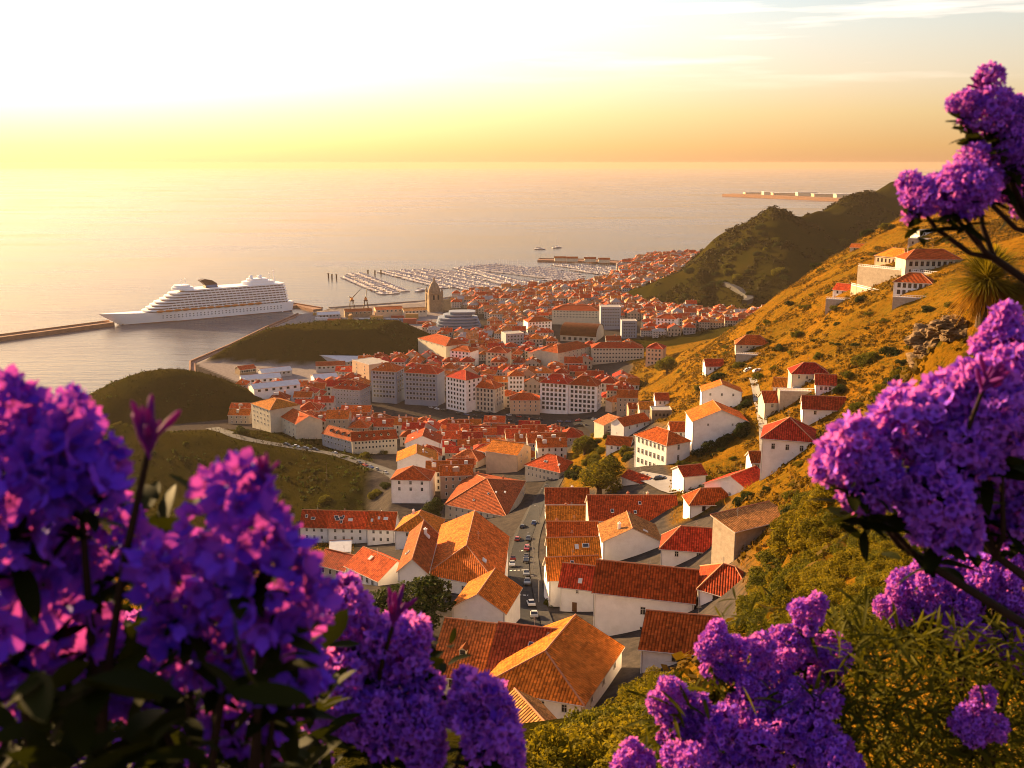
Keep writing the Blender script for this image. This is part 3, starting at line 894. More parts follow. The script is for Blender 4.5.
    if left: rows(left[0], left[1], D, lambda tp, z: put_window(root, -x - 0.01 + kx * -tp, -tp, z, math.atan2(1, kx) - math.pi, ww, wh, frame, detail))
    if right: rows(right[0], right[1], D, lambda tp, z: put_window(root, x + 0.01 + kx * tp, tp, z, math.atan2(1, kx), ww, wh, frame, detail))
    if door is not None:
        dx = door * x
        gz = tzf(c.x + e.x * dx - pn.x * (y + .3), c.y + e.y * dx - pn.y * (y + .3)) - zb
        d_ = MB(); d_.box((0, -0.03, 1.1), (1.1, 0.1, 2.3)); dd = d_.build('door', [WOOD], root, (dx - kx * y, -y - 0.01, max(gz, 0) + 0.05))
        k = MB(); k.box((0.38, -0.11, 1.05), (0.06, 0.06, 0.16)); k.build('handle', [METAL], dd)
    INFO.append((label[:40], round(c.x), round(c.y), round(w, 1), D, round(zb), round(H, 1)))
    return root
INFO = []

# ------------------------------------------------------------------ roads
def drape(name, pts, width, m, dz=0.10, off=0.0, kind='structure', seg=2.5, parent=None, thick=0.0, even=0):
    """ribbon laid on the ground along world points"""
    P = [Vector((p[0], p[1], 0)) for p in pts]
    # resample with Catmull-Rom
    out = []
    for i in range(len(P) - 1):
        p0 = P[max(i - 1, 0)]; p1 = P[i]; p2 = P[i + 1]; p3 = P[min(i + 2, len(P) - 1)]
        n = max(2, int((p2 - p1).length / seg))
        for k in range(n):
            t_ = k / n
            out.append(0.5 * ((2 * p1) + (p2 - p0) * t_ + (2 * p0 - 5 * p1 + 4 * p2 - p3) * t_ * t_ + (3 * p1 - p0 - 3 * p2 + p3) * t_ ** 3))
    out.append(P[-1])
    rws = []
    K = 5
    for i, p in enumerate(out):
        a = out[max(i - 1, 0)]; b_ = out[min(i + 1, len(out) - 1)]
        d = (b_ - a).normalized(); n_ = Vector((d.y, -d.x, 0))
        r_ = []
        zz = [tzf(*(p + n_ * (off + width * (j / (K - 1) - 0.5))).xy) for j in range(K)]
        zm = sum(zz) / K
        for j in range(K):
            q = p + n_ * (off + width * (j / (K - 1) - 0.5))
            r_.append((q.x, q.y, max(zz[j], zm * 0.5 + zz[j] * 0.5) + dz))
        rws.append(r_)
    if even:                                     # graded roadbed: level across, evened along its length
        mz = [max(q[2] for q in r_) for r_ in rws]
        mz = [sum(mz[max(0, i - even):i + even + 1]) / len(mz[max(0, i - even):i + even + 1]) for i in range(len(mz))]
        rws = [[(q[0], q[1], mz[i]) for q in r_] for i, r_ in enumerate(rws)]
    s = MB()
    s.grid([r_[::-1] for r_ in rws], 0, smooth=True)
    if thick:
        for e_ in (0, -1):
            s.grid([[r_[e_], (r_[e_][0], r_[e_][1], r_[e_][2] - thick)] for r_ in rws], 0)
    o = s.build(name, [m], parent)
    if kind: o['kind'] = kind
    for p in out[::2]:
        FOOT.append((p.x, p.y, width / 2 + 2, width / 2 + 2, 0.0))
    return out
def gpx(*pp):
    return [ground(*p) for p in pp]
street = drape('street', gpx((530, 640), (524, 612), (520, 590), (519, 570), (521, 550), (527, 530), (534, 515), (541, 502), (549, 488), (560, 470)), 5.8, ASPH, 0.14)
def offset_line(line, o):
    r_ = []
    for i, p in enumerate(line):
        a = line[max(i - 1, 0)]; b_ = line[min(i + 1, len(line) - 1)]
        d = (b_ - a).normalized()
        r_.append(p + Vector((d.y, -d.x, 0)) * o)
    return r_
drape('pavement', offset_line(street, 4.5)[::6], 2.6, PAVE, 0.26, thick=0.3)
drape('pavement', offset_line(street, -3.6)[::6], 1.2, PAVE, 0.26, thick=0.3)
avenue = drape('avenue', gpx((425, 404), (450, 410), (480, 415), (520, 420), (560, 425), (600, 428), (625, 428)), 17, ASPH, 0.2, seg=6)
upper_road = drape('road', gpx((212, 428), (235, 436), (265, 443), (300, 449), (330, 454), (362, 463), (392, 474), (410, 486)), 9, mat('road_worn', (0.08, 0.078, 0.08), 0.9, 0.12, 0.3), 0.25, seg=4)
drape('lane', gpx((562, 623), (580, 634), (600, 650)), 5, ASPH, 0.2)
drape('yard_road', gpx((632, 476), (655, 480), (682, 492)), 9, mat('yard_paving', (0.20, 0.19, 0.20), 0.9, 0.1, 0.3), 0.3)
drape('path', gpx((764, 452), (763, 430), (760, 410), (756, 392), (752, 378)), 3.0, mat('path_paving', (0.24, 0.22, 0.20), 0.9, 0.1, 0.5), 0.25)
drape('headland_road', gpx((725, 283), (733, 287), (741, 292), (748, 298), (750, 304), (744, 311)), 8, mat('road_worn', ()), 2.2, seg=6, thick=6.0, even=6)
# painted markings on the steep street
for i_, (px_, py_) in enumerate(((519, 552), (519, 571), (520, 596))):
    g = ground(px_, py_)
    s = MB()
    for k in range(5):
        x0 = g.x - 2.6 + k * 1.1
        s.face([(x0, g.y, tzf(x0, g.y) + 0.19), (x0 + 0.7, g.y, tzf(x0 + 0.7, g.y) + 0.19), (x0 + 0.7, g.y + 0.9, tzf(x0 + 0.7, g.y + 0.9) + 0.19), (x0, g.y + 0.9, tzf(x0, g.y + 0.9) + 0.19)])
    tag(s.build('road_marking', [PAINT]), kind='structure')
# ------------------------------------------------------------------ houses near the camera, one by one
G_N = None
house((430, 673), (484, 680), 20, 7, 'large dark red tiled house with one dormer beside the round ball tree', rise=6, tile=RF_BROWN, wall=W_CREAM, wins=(2, 4), dormers=1, frame=FRAME_B, y0=120)
house((485, 680), (545, 688), 20, 7, 'dark red tiled house with one pale skylight, joined right of the dormer house', rise=6, tile=RF_BROWN, wall=W_CREAM, sky=1, wins=(1, 4), y0=120)
house((452, 606), (505, 612), 13, 6, 'low gabled roof between the ball tree and the steep street', axis='d', rise=3.6, tile=RF_ORANGE, y0=150)
house((480, 686), (583, 703), 17, 8, 'orange lit hipped roof house in front of the white house by the lane', roof='hip_left', axis='d', rise=4.6, tile=RF_ORANGE, hipf=0.75, CB=(622, 646), y0=100, wins=(1, 4), right=(1, 3))
house((520, 742), (566, 730), 9, 5, 'low orange roofed outbuilding below the hipped house, next to the golden bush', axis='d', rise=2.4, tile=RF_OLD, y0=90)
house((594, 590), (694, 601), 9.5, 10.5, 'tall white house with long plain front and ribbed red tile roof', rise=4.6, tile=RF_RED, ww=1.1, wh=1.7, floor_h=4.3, top=2.4, wins=(2, 1), side_in=9)
house((560, 585), (595, 589), 8.5, 6.5, 'small white house with a dark doorway joined to the tall white house', rise=3.8, tile=RF_RED, door=-0.15, sky=1, wins=(1, 1), ww=0.6, wh=0.8)
house((641, 647), (712, 654), 9, 5, 'red tiled cottage roof nearest the bushes below the tall white house', rise=4.2, tile=RF_RED, wins=(1, 1), ww=1.6, y0=120, CA=(654, 618))
house((661, 547), (737, 553), 9, 6.5, 'white house with two small windows and lit orange ridge behind the tall white house', roof='hip_left', rise=4.2, tile=RF_RED, wins=(1, 3), y0=190)
house((735, 531), (792, 517), 7, 7, 'bare plaster walled house with weathered orange roof at the bush edge', rise=1.4, roof='shed', tile=RF_OLD, wall=W_PLASTER, z_e=112.5)
house((699, 587), (757, 604), 9, 5, 'white gabled house half hidden by bushes right of the tall white house', rise=4.0, roof='hip', tile=RF_RED, wins=(1, 2), ww=1.2, wh=1.0, frame=FRAME_B, z_e=109, CA=(702, 566))
house((603, 541), (661, 541), 13, 7, 'white house with blank gable wall and brown skylit roof', axis='d', rise=3.8, tile=RF_OLD, chim=1, sky=1)
house((590, 520), (679, 520), 17, 8, 'wide red roofed building with long pale ridge line above the blank gable', rise=5.2, tile=RF_RED, chim=2, sky=3, wall=W_CREAM)
house((549, 579), (600, 577), 9, 7, 'lowest of the stepped terrace houses along the steep street, orange roof', rise=3.6, tile=RF_ORANGE, sky=1, group=G_N, left=(2, 2))
house((549, 557), (600, 556), 9, 7, 'second lowest stepped terrace house along the steep street, white skylight panel', rise=3.6, tile=RF_ORANGE, sky=2, left=(2, 2))
house((548, 538), (598, 538), 9, 7, 'second highest stepped terrace house along the steep street, pale panel on roof', rise=3.6, tile=RF_RED, chim=1, left=(2, 2))
house((547, 520), (590, 520), 9, 7, 'highest of the stepped terrace houses along the steep street', rise=3.6, tile=RF_ORANGE, chim=1, left=(2, 2))
house((704, 483), (757, 497), 13, 7, 'white house with big blank gable wall facing the plaster walled house', axis='d', rise=4.4, tile=RF_RED, wins=(1, 1), ww=0.8, wh=1.0, right=(2, 3))
house((684, 476), (706, 474), 9, 6, 'narrow red roofed wing joined left of the big blank gable', rise=2.2, tile=RF_RED)
house((690, 504), (738, 503), 8, 5, 'low white house with red hip roof and one brown window bay', roof='hip', rise=3.4, tile=RF_RED, wins=(1, 2), frame=FRAME_B)
house((635, 434), (667, 445), 12, 14, 'white three storey house with rows of windows beside the yard road', roof='hip', rise=3.6, tile=RF_RED, wins=(3, 7), right=(2, 1), ww=1.15, wh=2.1, floor_h=4.2)
house((693, 421), (748, 421), 16, 13.5, 'tall white house with two tiered red roof beside dark bushes', axis='d', rise=4.6, tile=RF_ORANGE, wins=(1, 2), ww=0.7, wh=0.9, top=1.0)
house((702, 391), (742, 392), 10, 14, 'upper tower wing of the two tiered white house, small windows under eaves', axis='d', rise=3.2, tile=RF_ORANGE, wins=(1, 3), ww=0.9, wh=1.2)
house((762, 437), (814, 441), 13, 12.5, 'white house with red hip roof right of the stepped path', roof='hip', axis='d', rise=4.4, tile=RF_RED, wins=(1, 3), ww=1.0, wh=1.6, top=1.5)
house((765, 402), (798, 402), 10, 7, 'red roofed cottage behind the hip roofed house by the path', rise=3.2, tile=RF_RED, wins=(1, 3), wall=W_CREAM)
house((803, 408), (846, 410), 10, 8, 'red gabled house at the foot of the golden slope, rightmost by the path', rise=3.6, tile=RF_RED, wins=(1, 2), left=(1, 2))
house((792, 373), (830, 374), 10, 8, 'cream cottage with terrace under red hip roof on the slope', roof='hip', rise=3.4, tile=RF_RED, wall=W_CREAM, wins=(1, 4))
house((736, 344), (771, 345), 11, 6.5, 'lone cream villa with dark red hip roof on the golden slope', roof='hip', rise=4.2, tile=RF_RED, wall=W_CREAM, wins=(1, 5))
# houses in front of the three storey house
house((624, 426), (650, 420), 9, 6, 'dark red roofed house behind the three storey white house', rise=3.0, tile=RF_RED, wins=(1, 3))
house((652, 412), (672, 412), 8, 6, 'brown walled house at the foot of the golden slope with flat dark roof', roof='flat', wall=W_STONE, wins=(2, 4), frame=FRAME_B)
house((606, 444), (630, 446), 9, 6, 'small red house just left of the three storey white house', rise=3.0, tile=RF_RED, wins=(2, 3))
house((622, 476), (643, 484), 7, 4, 'low red roofed shed beside the golden round tree', rise=2.0, tile=RF_RED)
house((604, 425), (632, 421), 10, 7, 'cream house with broken pale gable near the end of the avenue', axis='d', rise=3.2, tile=RF_OLD, wall=W_CREAM, wins=(2, 4))
house((766, 512), (800, 496), 7, 3, 'low red roof tucked behind the plaster walled house', rise=2.2, tile=RF_RED, y0=240)
house((316, 563), (344, 570), 9, 5, 'low brown roofed house left of the white panelled roof', rise=2.6, tile=RF_BROWN, wins=(1, 3), wall=W_CREAM)
house((330, 552), (350, 551), 8, 4, 'small white shed with pale sheet roof in front of the terrace row', rise=1.0, roof='shed', tile=RF_PALE, cat='shed', name='shed')
house((546, 503), (589, 503), 11, 7, 'red roofed house at the head of the stepped terrace, left of the wide red roof', rise=4, tile=RF_RED, left=(2, 2), chim=1)
house((640, 409), (654, 409), 9, 7, 'narrow cream house left of the brown flat roofed house', rise=3, tile=RF_ORANGE, wall=W_CREAM, wins=(2, 2))
house((656, 400), (669, 400), 9, 6, 'small white house above the brown flat roofed house', rise=3, tile=RF_RED, wins=(2, 2))
house((671, 431), (686, 431), 9, 6, 'small white house squeezed behind the right end of the three storey house', rise=3, tile=RF_RED, wins=(1, 2))
house((612, 402), (632, 400), 10, 8, 'peach walled house at the right end of the avenue', roof='hip', rise=3.4, tile=RF_ORANGE, wall=W_PEACH, wins=(2, 4))
house((816, 384), (836, 385), 9, 5, 'small white house right of the cream cottage on the slope', rise=3, tile=RF_RED, wins=(1, 3))
house((706, 366), (724, 366), 9, 6, 'white cottage above the tower wing of the two tiered house', rise=3, tile=RF_RED, wins=(1, 3))
house((752, 462), (762, 462), 8, 5, 'tiny white house at the foot of the stepped path', rise=2.4, tile=RF_RED, wins=(1, 2))
house((773, 386), (787, 387), 8, 5, 'white house beside the upper end of the stepped path', rise=2.8, tile=RF_ORANGE, wins=(1, 3))
house((640, 500), (676, 499), 8, 6, 'long low house with red roof behind the wide red roof', rise=2.8, tile=RF_RED, y0=300)
# left side of the street
house((300, 526), (328, 527), 10, 7.5, 'leftmost terrace house of the white row behind the big blossoms, two roof hatches', rise=5.5, tile=RF_RED, wins=(2, 3), sky=2, ww=1.0)
house((328, 527), (367, 528), 10, 7.5, 'middle terrace house of the white row with many roof hatches', rise=5.5, tile=RF_RED, wins=(2, 4), sky=6, ww=1.0)
house((367, 528), (394, 529), 10, 7.5, 'right terrace house of the white row with three roof hatches', rise=5.5, tile=RF_RED, wins=(2, 3), sky=3, chim=1)
house((395, 530), (437, 532), 14, 8, 'hip roofed corner house ending the white terrace row', roof='hip', axis='d', rise=5, tile=RF_ORANGE, chim=1, wins=(2, 2), hipf=0.6)
house((346, 565), (378, 580), 12, 5, 'red roofed house with white roof panel behind the middle blossoms', rise=3.4, tile=RF_RED, sky=1, wins=(1, 5))
house((398, 570), (427, 572), 17, 6, 'long narrow red roof with white patches left of the orange striped roof', axis='d', rise=3.2, tile=RF_BROWN, sky=2, chim=1, CB=(437, 533))
house((427, 573), (501, 588), 24, 4.5, 'big orange hall roof with two sunlit strips beside the street', roof='hip_left', axis='d', rise=5.5, tile=RF_ORANGE, hipf=0.8, wins=(1, 5), sky=1, right=(1, 5), CB=(508, 536), y0=200, top=1.4)
house((445, 504), (506, 516), 22, 7, 'big hip roofed red building with long windowed front at the street corner', roof='hip', rise=6.5, tile=RF_BROWN, sky=4, chim=2, wins=(2, 9), right=(2, 7), wall=W_CREAM, CB=(525, 481))
house((391, 479), (430, 480), 14, 12, 'plain white three window house with hip roof, left of the dark tree', roof='hip', axis='d', rise=4.6, tile=RF_RED, wins=(2, 3), ww=1.2, wh=1.7, hipf=0.8)
house((397, 461), (436, 460), 17, 12, 'long red roofed house directly behind the plain white three window house', axis='d', rise=4, tile=RF_ORANGE, chim=2, sky=1)
house((405, 443), (440, 443), 18, 11, 'dormered red roofed house further up behind the plain white house', axis='d', rise=4.5, tile=RF_RED, chim=2, sky=2)
house((477, 449), (517, 461), 18, 9, 'white arcaded house with bright red hip roof in the middle of the town', roof='hip', rise=6, tile=RF_ORANGE, wins=(2, 9), right=(1, 4), ww=1.3, wh=1.8, chim=1)
house((451, 458), (478, 461), 14, 6, 'cream walled house left of the white arcaded house', roof='hip', rise=4, tile=RF_BROWN, wall=W_CREAM, wins=(1, 4))
house((525, 464), (560, 472), 16, 9, 'cream house with windowed front at the top of the steep street', roof='hip', rise=5, tile=RF_RED, wall=W_CREAM, wins=(2, 8), chim=1, sky=2)
house((517, 455), (531, 447), 18, 9, 'tall peach walled house between the arcaded house and the street top', axis='d', rise=4, tile=RF_ORANGE, wall=W_PEACH, wins=(2, 2))
# terraces on the left around the upper road
house((322, 433), (352, 441), 12, 8, 'left wing of the curved white apartment row by the upper road', rise=4, tile=RF_BROWN, wins=(2, 8), wall=W_GREY, ww=1.2, detail=False, dormers=4)
house((352, 441), (397, 438), 12, 8, 'right wing of the curved apartment row, many windows facing the upper road', rise=4, tile=RF_RED, wins=(2, 12), wall=W_CREAM, ww=1.2, detail=False, dormers=5)
house((251, 403), (270, 410), 22, 17, 'cream apartment house with red roof standing left of the dense red roofs', roof='hip', rise=4, tile=RF_ORANGE, wins=(4, 5), left=(3, 3), wall=W_CREAM, detail=False)
house((270, 411), (296, 424), 18, 12, 'stepped cream house in front of the leftmost apartment house', rise=4, tile=RF_RED, wins=(3, 6), wall=W_CREAM, detail=False, chim=2)
# apartment blocks on the avenue
AB = dict(cat='apartment building', name='apartment_building', detail=False)
house((371, 370), (396, 371.5), 17, 26, 'leftmost blue grey apartment block on the avenue with pale windows', roof='hip', rise=5, wins=(6, 7), wall=W_SLATE, ww=2.0, wh=2.1, floor_h=3.7, chim=2, right=(5, 3), sky=2, **AB)
house((404, 372), (437, 374), 17, 26, 'second blue grey apartment block on the avenue, dark blue side wall', roof='hip', rise=5, wins=(6, 9), wall=W_SLATE, ww=2.0, wh=2.1, floor_h=3.7, chim=2, sky=3, **AB)
house((446, 376), (466, 380), 17, 26, 'third grey white apartment block on the avenue with a pointed attic', roof='hip', rise=5, wins=(7, 6), wall=W_WHITE, ww=1.9, wh=2.1, floor_h=3.5, right=(5, 3), **AB)
house((468, 386), (495, 389), 16, 19, 'cream apartment block with tall window strips on the avenue', roof='hip', rise=5, wins=(5, 7), wall=W_CREAM, ww=1.7, wh=2.4, floor_h=3.5, right=(4, 3), chim=2, **AB)
house((540, 382), (568, 384), 15, 24, 'white seven storey block on the avenue, left one of the twin pair', roof='hip', rise=5.5, wins=(6, 6), wall=W_WHITE, ww=2.2, wh=2.3, floor_h=3.5, chim=1, sky=3, **AB)
house((568.5, 384), (597, 386), 15, 23, 'white seven storey block on the avenue, right one of the twin pair', roof='hip', rise=5.5, wins=(6, 6), wall=W_WHITE, ww=2.2, wh=2.3, floor_h=3.5, chim=2, sky=2, right=(5, 2), **AB)
house((510, 400), (540, 400), 14, 11, 'low red roofed house between the cream block and the white twin blocks', roof='hip', rise=4, wins=(3, 5), wall=W_PEACH, **AB)
house((592, 348), (644, 348), 18, 16, 'long flat fronted apartment block with window bands behind the twin blocks', roof='hip', rise=4, wins=(4, 16), wall=W_CREAM, ww=1.7, wh=1.6, floor_h=3.6, chim=1, **AB)
house((558, 353), (592, 346), 20, 17, 'red roofed block with cream walls joined left of the long banded block', roof='hip', rise=5, wins=(4, 8), wall=W_CREAM, **AB)
house((528, 353), (557, 355), 20, 14, 'plain pale gabled house left of the red roofed cream block', axis='d', rise=5, wall=W_CREAM, wins=(2, 3), **AB)
house((332, 388), (360, 390), 18, 15, 'red roofed apartment block with grey windows left of the blue grey blocks', roof='hip', rise=5, wins=(4, 8), wall=W_GREY, right=(4, 4), dormers=4, **AB)
house((352, 361), (369, 366), 20, 18, 'peach tower like block behind the left end of the avenue', roof='flat', wall=W_PEACH, wins=(3, 2), **AB)
house((418, 338), (446, 346), 26, 14, 'large pale gabled warehouse behind the avenue blocks near the flat bank', roof='hip', rise=5, wall=W_CREAM, wins=(1, 5), **AB)
house((552, 310), (599, 311), 26, 17, 'long rounded cream block with window bands below the headland', roof='hip', rise=5, wall=W_CREAM, wins=(3, 14), ww=1.8, **AB)
house((601, 308), (621, 308), 20, 25, 'tall grey slab block, highest in the far town', roof='flat', wall=W_SLATE, wins=(6, 7), ww=2.0, wh=1.7, floor_h=3.6, **AB)
house((622, 322), (637, 322), 16, 18, 'teal grey tower block right of the tall slab block', roof='flat', wall=W_SLATE, wins=(6, 5), ww=1.8, wh=1.7, floor_h=3.4, **AB)
house((486, 352), (507, 353), 16, 17, 'beige block with red roof behind the cream avenue block', roof='hip', rise=4, wins=(4, 5), wall=W_CREAM, ww=1.8, wh=2.0, floor_h=3.6, chim=2, **AB)
house((506, 335), (524, 334), 16, 15, 'grey green block with flat roof left of the domed market hall', roof='flat', wins=(4, 5), wall=W_GREY, ww=1.8, wh=2.0, floor_h=3.4, **AB)
house((528, 322), (552, 321), 18, 15, 'long pale block left of the rounded cream block', roof='hip', rise=4, wins=(4, 7), wall=W_WHITE, ww=1.8, wh=2.0, floor_h=3.4, **AB)
house((646, 348), (663, 349), 16, 17, 'peach block joined right of the long banded block', roof='hip', rise=4, wins=(4, 4), wall=W_PEACH, ww=1.8, wh=2.0, floor_h=3.6, **AB)
house((656, 318), (676, 319), 16, 15, 'white block below the dark headland, right of the grey towers', roof='hip', rise=4, wins=(4, 5), wall=W_WHITE, ww=1.8, wh=2.0, floor_h=3.4, **AB)
house((450, 350), (470, 352), 16, 15, 'white block with red roof right of the pale gabled warehouse', roof='hip', rise=4, wins=(4, 5), wall=W_WHITE, ww=1.8, wh=2.0, floor_h=3.4, chim=2, **AB)
house((508, 376), (524, 376), 14, 16, 'narrow white block behind the low house of the avenue', roof='hip', rise=4, wins=(4, 4), wall=W_WHITE, ww=1.7, wh=2.0, floor_h=3.6, **AB)
VL = dict(cat='villa', name='villa', frame=FRAME_B)
house((875, 255), (905, 258), 13, 8, 'sunlit orange roofed wing of the big hillside villa', roof='hip', rise=4.5, tile=RF_ORANGE, wall=W_PEACH, wins=(1, 7), left=(1, 3), ww=1.1, wh=2.2, top=1.4, **VL)
house((906, 259), (962, 259), 13, 9, 'long dark red roofed wing of the big hillside villa', roof='hip', rise=4.2, tile=RF_RED, wall=W_CREAM, wins=(2, 9), ww=1.5, wh=2.2, top=1.2, floor_h=3.8, **VL)
house((894, 281), (932, 283), 11, 8, 'white arcaded villa with red roof below the big villa terrace', roof='hip', rise=3.6, tile=RF_RED, wall=W_WHITE, wins=(2, 6), left=(2, 3), ww=1.4, wh=2.0, **VL)
house((833, 289), (853, 291), 9, 5, 'small white villa with red roof at the left end of the hillside terraces', rise=3, tile=RF_RED, wall=W_WHITE, wins=(1, 3), **VL)
house((920, 232), (975, 231), 10, 4, 'long low white flat roofed pavilion highest on the golden hill', roof='flat', wall=W_WHITE, wins=(1, 9), top=0.6, **VL)
house((908, 240), (956, 242), 8, 5, 'stone coloured flat building between the pavilion and the big villa', roof='flat', wall=W_PLASTER, wins=(1, 7), **VL)
house((850, 247), (871, 248), 8, 4, 'small villa with thin orange roof left behind the big villa', rise=2.4, tile=RF_ORANGE, wall=W_CREAM, wins=(1, 3), **VL)
house((790, 392), (800, 393), 6, 3, 'small white garden house beside the cream cottage on the slope', roof='flat', wall=W_WHITE, wins=(1, 1), door=0.3, name='garden_house')

# ------------------------------------------------------------------ cruise ship, piers, harbour
HULL_W = mat('ship_white_paint', (0.86, 0.84, 0.84), 0.45, 0.04, 0.05)
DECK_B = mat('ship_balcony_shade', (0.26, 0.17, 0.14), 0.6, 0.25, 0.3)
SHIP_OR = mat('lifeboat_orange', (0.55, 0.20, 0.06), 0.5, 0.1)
FUN_D = mat('funnel_dark', (0.07, 0.045, 0.04), 0.5, 0.1)
FUN_B = mat('funnel_blue', (0.10, 0.16, 0.30), 0.5, 0.1)
STONE_P = mat('pier_stone', (0.26, 0.14, 0.10), 0.95, 0.2, 0.1, bump=0.4, bscale=1)
QUAY = mat('quay_concrete', (0.26, 0.22, 0.20), 0.95, 0.15, 0.1)
def blocked_simple(x, y, r):
    return any(abs(x - f[0]) < f[2] + r and abs(y - f[1]) < f[3] + r for f in FOOT)
bw = at_z(122, 326.5, 0); sw = at_z(293, 311, 0)
ax = (bw - sw); Ls = ax.length; ax.normalize()
away = Vector((-ax.y, ax.x, 0))
if away.y < 0: away = -away
mid = (bw + sw) / 2 + away * 15
ship = empty('cruise_ship', (mid.x, mid.y, 0), math.atan2(ax.y, ax.x), label='long white cruise ship with stacked balcony decks moored along the breakwater', cat='cruise ship')
hl = Ls / 2
def hb(x, z):                                            # half beam
    f = (x + hl) / (2 * hl)
    k = 1.0
    if f > 0.72: k = max(0.0, 1 - ((f - 0.72) / 0.30) ** 1.8)
    if f < 0.06: k = 0.82 + 3 * f
    return 15.0 * min(1, k) * (1.0 if f < 0.7 else (0.80 + 0.2 * min(1, z / 12)))
s = MB()
NST = 44
for sgn in (1, -1):
    rws = []
    for i in range(NST + 1):
        f = i / NST
        r_ = []
        for z in (-2, 0.6, 3, 6.5, 10, 12.5 + (2.5 * max(0, (f - 0.75) / 0.25) ** 1.5)):
            x = -hl + f * 2 * hl * 0.995
            rake = max(0, (f - 0.8) / 0.2) ** 1.6 * z * 1.55
            rk2 = -max(0, (0.05 - f) / 0.05) * z * 0.25
            y = hb(x, z)
            if f == 1: y = 0.15
            r_.append((x + rake + rk2, sgn * y, z))
        rws.append(r_ if sgn > 0 else r_[::-1])
    s.grid(rws, 0)
    if sgn > 0: top1 = [r_[-1] for r_ in rws]; st1 = rws[0]
    else: top2 = [r_[0] for r_ in rws]; st2 = rws[0]
for i in range(NST):
    s.face([top2[i], top2[i + 1], top1[i + 1], top1[i]], 0)
s.face(list(st1) + list(st2), 0)
hull = s.build('hull', [HULL_W], ship)
k = MB()
wl_ = MB()
for sg in (1, -1):
    r0 = [(-hl + 2 * hl * q_ / 40 * .985, sg * (hb(-hl + 2 * hl * q_ / 40 * .985, .8) + .06), z_) for q_ in range(41) for z_ in (-.5, 1.0)]
    rr = [[r0[2 * q_], r0[2 * q_ + 1]] for q_ in range(41)]
    wl_.grid(rr if sg < 0 else [r_[::-1] for r_ in rr], 0)
wl_.build('boot_stripe', [STONE_P], hull)
for i in range(34):
    for zz in (8.2, 5.6):
        x = -hl * 0.85 + i * 4.6
        for sg in (1, -1):
            k.box((x, sg * (hb(x, zz) + 0.02), zz), (1.5, 0.12, 1.1))
pw = k.build('porthole_row', [DARK], hull)
pw['kind'] = 'stuff'
decks = [(-hl * .97, 80), (-hl * .96, 75), (-hl * .955, 70), (-hl * .95, 65), (-hl * .945, 58), (-hl * .94, 52), (-hl * .93, 47), (-hl * .92, 34)]
def deck_outline(x0, x1, b):
    pts = []
    for i in range(9):
        a = -math.pi / 2 + math.pi * i / 8
        pts.append((x1 - b * 0.9 + b * 0.9 * math.cos(a), b * math.sin(a)))
    pts += [(x0 + 3, b), (x0, b * .8), (x0, -b * .8), (x0 + 3, -b)]
    return pts
z = 12.6
for i, (x0, x1) in enumerate(decks):
    s = MB()
    hgt = 3.1
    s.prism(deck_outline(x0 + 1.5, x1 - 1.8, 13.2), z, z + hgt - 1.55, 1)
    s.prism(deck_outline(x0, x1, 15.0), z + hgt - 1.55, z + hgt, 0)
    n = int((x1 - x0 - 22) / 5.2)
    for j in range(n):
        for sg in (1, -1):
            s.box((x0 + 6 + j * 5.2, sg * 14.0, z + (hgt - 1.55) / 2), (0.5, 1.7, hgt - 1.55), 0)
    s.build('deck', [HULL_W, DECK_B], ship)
    z += hgt
for j in range(13):
    for sg in (-1, 1):
        s = MB()
        rws = []
        for q in range(7):
            f = q / 6; r_ = 1.7 * math.sin(math.pi * (0.06 + 0.88 * f)) ** 0.5
            rws.append([(-4.6 + 9.2 * f, r_ * math.cos(a), r_ * 0.9 * math.sin(a)) for a in [2 * math.pi * t_ / 8 for t_ in range(8)]])
        s.grid(rws, 0, closed=True)
        s.face(rws[0][::-1]); s.face(rws[-1])
        s.build('lifeboat', [SHIP_OR], ship, (-62 + j * 10.4, sg * 15.6, 14.0))
s = MB(); s.prism(deck_outline(18, 42, 11), z, z + 3.2, 0); s.prism(deck_outline(22, 40, 9), z + 3.2, z + 5.4, 0); s.build('bridge_house', [HULL_W], ship)
s = MB(); s.prism(deck_outline(-88, -48, 11), z, z + 4, 0); s.prism(deck_outline(-80, -54, 9), z + 4, z + 7, 0); s.build('aft_house', [HULL_W], ship)
s = MB()
fp = [(-14, z), (2, z), (1, z + 3), (8, z + 9.5), (2, z + 11), (-7, z + 9), (-13, z + 5)]
for yy in (5.2,):
    s.face([(p[0], -yy, p[1]) for p in fp], 0); s.face([(p[0], yy, p[1]) for p in fp[::-1]], 0)
    for i in range(len(fp)):
        p, q = fp[i], fp[(i + 1) % len(fp)]
        s.face([(q[0], -yy, q[1]), (p[0], -yy, p[1]), (p[0], yy, p[1]), (q[0], yy, q[1])], 0)
fn = s.build('funnel', [FUN_D], ship)
s = MB(); s.prism([(-12.5, -5.6), (0.5, -5.6), (0.5, 5.6), (-12.5, 5.6)], z + .8, z + 3.4, 0); s.build('funnel_band', [FUN_B], fn)
for (x, y, h_) in ((24, 0, 9), (30, 3, 8), (-70, 0, 7), (-92, 0, 12), (-84, 4, 9)):
    s = MB(); s.tube([(x, y, z), (x + 1.5, y, z + 5 + h_)], [0.55, 0.25], 6); s.box((x + 1.2, y, z + 3.5 + h_), (0.5, 5, 0.4)); s.build('mast', [HULL_W], ship)
s = MB()
